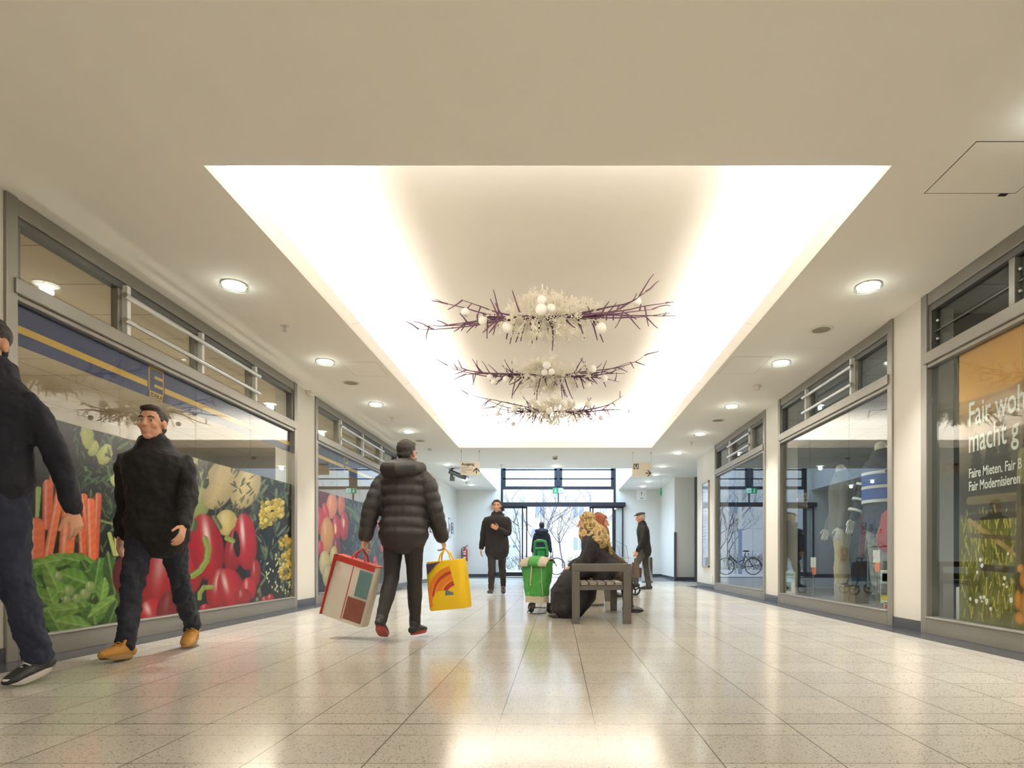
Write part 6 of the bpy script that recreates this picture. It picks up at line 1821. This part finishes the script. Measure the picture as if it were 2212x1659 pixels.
# panelled white building on the left
b = thing('panelled_building', 'white panelled building beyond the entrance on the left', 'building', (-9, 32, 0))
q = MB(); q.box(-7, 7.3, 0, 6, 0, 9); q.build('wall', M['facade'], b)
q = MB()
M['joint'] = mat('panel_joint', (186, 194, 212), 0.8)
for z in (1.0, 2.2, 3.4, 4.6): q.box(-7, 7.3, -.004, 0, z, z + .02)
for x in np.arange(-6.5, 6.6, 1.6): q.box(x, x + .02, -.004, 0, 0, 9)
q.build('panel_joints', M['joint'], b)
b = thing('apartment_block', 'pale apartment block far behind the bare trees outside', 'building', (8, 52, 0))
q = MB(); q.box(-19, 22, 0, 8, 0, 6.6); q.build('wall', M['apart'], b)
for r_ in range(2):
    for k in range(11):
        x = -17 + k * 3.4; z = 1.2 + r_ * 2.8
        q = MB(); q.box(x, x + 1.1, -.05, 0, z, z + 1.3); f_ = q.build('window', M['white'], b)
        q = MB(); q.box(x + .1, x + .5, -.06, -.04, z + .1, z + 1.2); q.box(x + .6, x + 1.0, -.06, -.04, z + .1, z + 1.2); q.build('pane', M['win_blue'], f_)
# bare trees
def tree(x, y, h, seed, label, lean=0.0):
    r = random.Random(seed)
    t = thing('bare_tree', label, 'tree', (x, y, -.02), 0, 'bare winter trees outside')
    q = MB(); tr = MB()
    def grow(mb, p, d, L, rad, depth):
        pts = [Vector(p)]; d = Vector(d).normalized()
        for k in range(5):
            d = (d + Vector((r.uniform(-.16, .16), r.uniform(-.16, .16), r.uniform(-.02, .12)))).normalized()
            pts.append(pts[-1] + d * L / 5)
        mb.tube(pts, [rad * (1 - .13 * i) for i in range(6)], 6 if depth > 2 else 4)
        if depth:
            for c in range(4 if depth > 2 else 3):
                a = pts[r.randint(2, 5)]
                dd = (d * .8 + Vector((r.uniform(-1, 1), r.uniform(-1, 1), r.uniform(-.3, .8)))).normalized()
                grow(q, a, dd, L * r.uniform(.55, .8), rad * .55, depth - 1)
    grow(tr, (0, 0, 0), (lean, 0, 1), h * .42, .045 * h / 5, 4)
    tr.build('trunk', M['bark'], t, smooth=True); q.build('branches', M['bark'], t)
tree(-.75, 27.6, 6.0, 11, 'slim bare tree beyond the open doorway, near the white post', .05)
tree(-2.0, 30.5, 5.5, 23, 'bare tree seen through the left door leaf')
tree(1.7, 33.0, 5.5, 35, 'bare tree seen through the doorway above the seated women', -.1)
tree(5.2, 29.8, 6.0, 47, 'bare tree seen through the right door leaf', -.15)
tree(.3, 38.5, 6.5, 59, 'bare tree farther off in the middle of the entrance')
def bush(x, y, w, h, seed, label):
    r = random.Random(seed); q = MB()
    for k in range(420):
        a = Vector((r.uniform(-w, w), r.uniform(-.6, .6), r.uniform(0, h * .5)))
        d = Vector((r.uniform(-1, 1), r.uniform(-1, 1), r.uniform(0, 1.4))).normalized()
        q.tube([a, a + d * r.uniform(.2, .5)], .008, 4)
    o = q.build('shrub', M['hedge'], None); o.location = (x, y, -.02); tag(o, label, 'shrub', 'low shrubs outside the entrance')
bush(-3.0, 28.2, 1.9, 1.3, 1, 'twiggy shrubs outside behind the left door leaf'); bush(2.2, 28.6, 1.8, 1.0, 2, 'twiggy shrubs outside behind the bicycle'); bush(6.2, 28.0, 1.5, 1.5, 3, 'twiggy shrubs outside behind the right door leaf')
# white post with a small sign
t = thing('lamp_post', 'white lamp post outside left of the doorway', 'lamp post', (at_y(1153, 1200, 25.5).x, 25.5, -.02))
q = MB(); q.cyl((0, 0, 0), (0, 0, 5.5), .075, 16); q.build('post', M['white'], t, smooth=True)
q = MB(); q.cyl((0, 0, 0), (0, 0, 1.9), .085, 16); q.build('lower_sleeve', M['win_blue'], t, smooth=True)
t = thing('street_sign', 'small blue street sign on a thin pole beside the white post', 'street sign', (at_y(1160, 1200, 25.8).x, 25.8, -.02))
q = MB(); q.cyl((0, 0, 0), (0, 0, 3.0), .025, 10); q.build('pole', M['alu'], t)
q = MB(); q.box(-.09, .09, -.03, -.02, 2.6, 3.0); q.build('plate', M['win_blue'], t)
# bicycle
t = thing('bicycle', 'dark city bicycle parked outside the doorway', 'bicycle', (-.62, 24.2, -.02))
M['chrome'] = mat('chrome', (200, 202, 206), 0.2, metal=1.0)
for x in (-.55, .55):
    q = MB(); q.loft([(x + .33 * math.cos(w), 0, .34 + .33 * math.sin(w)) for w in np.linspace(0, 2 * math.pi, 33)[:-1]], .018, side=(0, 1, 0), n=8, closed=True); wh = q.build('wheel', M['rubber'], t, smooth=True)
    q = MB()
    for k in range(16):
        w = k * math.pi / 8; q.tube([(x, 0, .34), (x + .32 * math.cos(w), 0, .34 + .32 * math.sin(w))], .002, 4)
    q.build('spokes', M['chrome'], wh)
    q = MB(); q.tube([(x + .37 * math.cos(w), 0, .34 + .37 * math.sin(w)) for w in np.linspace(.3, 2.6, 14)], .014, 6); q.build('mudguard', M['chrome'], t)
q = MB()
for pts in ([(-.55, 0, .34), (-.1, 0, .32), (.38, 0, .72)], [(-.55, 0, .34), (-.22, 0, .78)], [(-.1, 0, .32), (-.25, 0, .9)], [(.40, 0, .95), (.40, 0, .68), (.55, 0, .34)], [(-.2, 0, .6), (.1, 0, .5), (.38, 0, .78)]): q.tube(pts, .016, 8)
q.build('frame', M['anthracite'], t, smooth=True)
q = MB(); q.ell((-.27, 0, .95), (.14, .08, .035)); q.build('saddle', M['black'], t, smooth=True)
q = MB(); q.tube([(.40, 0, .93), (.38, 0, 1.05), (.38, -.14, 1.08), (.27, -.28, 1.06), (.2, -.28, 1.05)], .011, 8); q.tube([(.38, 0, 1.05), (.38, .14, 1.08), (.27, .28, 1.06), (.2, .28, 1.05)], .011, 8); q.build('handlebar', M['chrome'], t, smooth=True)
q = MB(); q.cyl((-.1, -.05, .32), (-.1, .05, .32), .09, 20); q.tube([(-.1, -.06, .32), (-.02, -.06, .2)], .01, 6); q.tube([(-.1, .06, .32), (-.18, .06, .44)], .01, 6); q.build('crank', M['chrome'], t)
q = MB(); q.box(-.85, -.3, -.06, .06, .72, .735); q.build('carrier', M['chrome'], t)
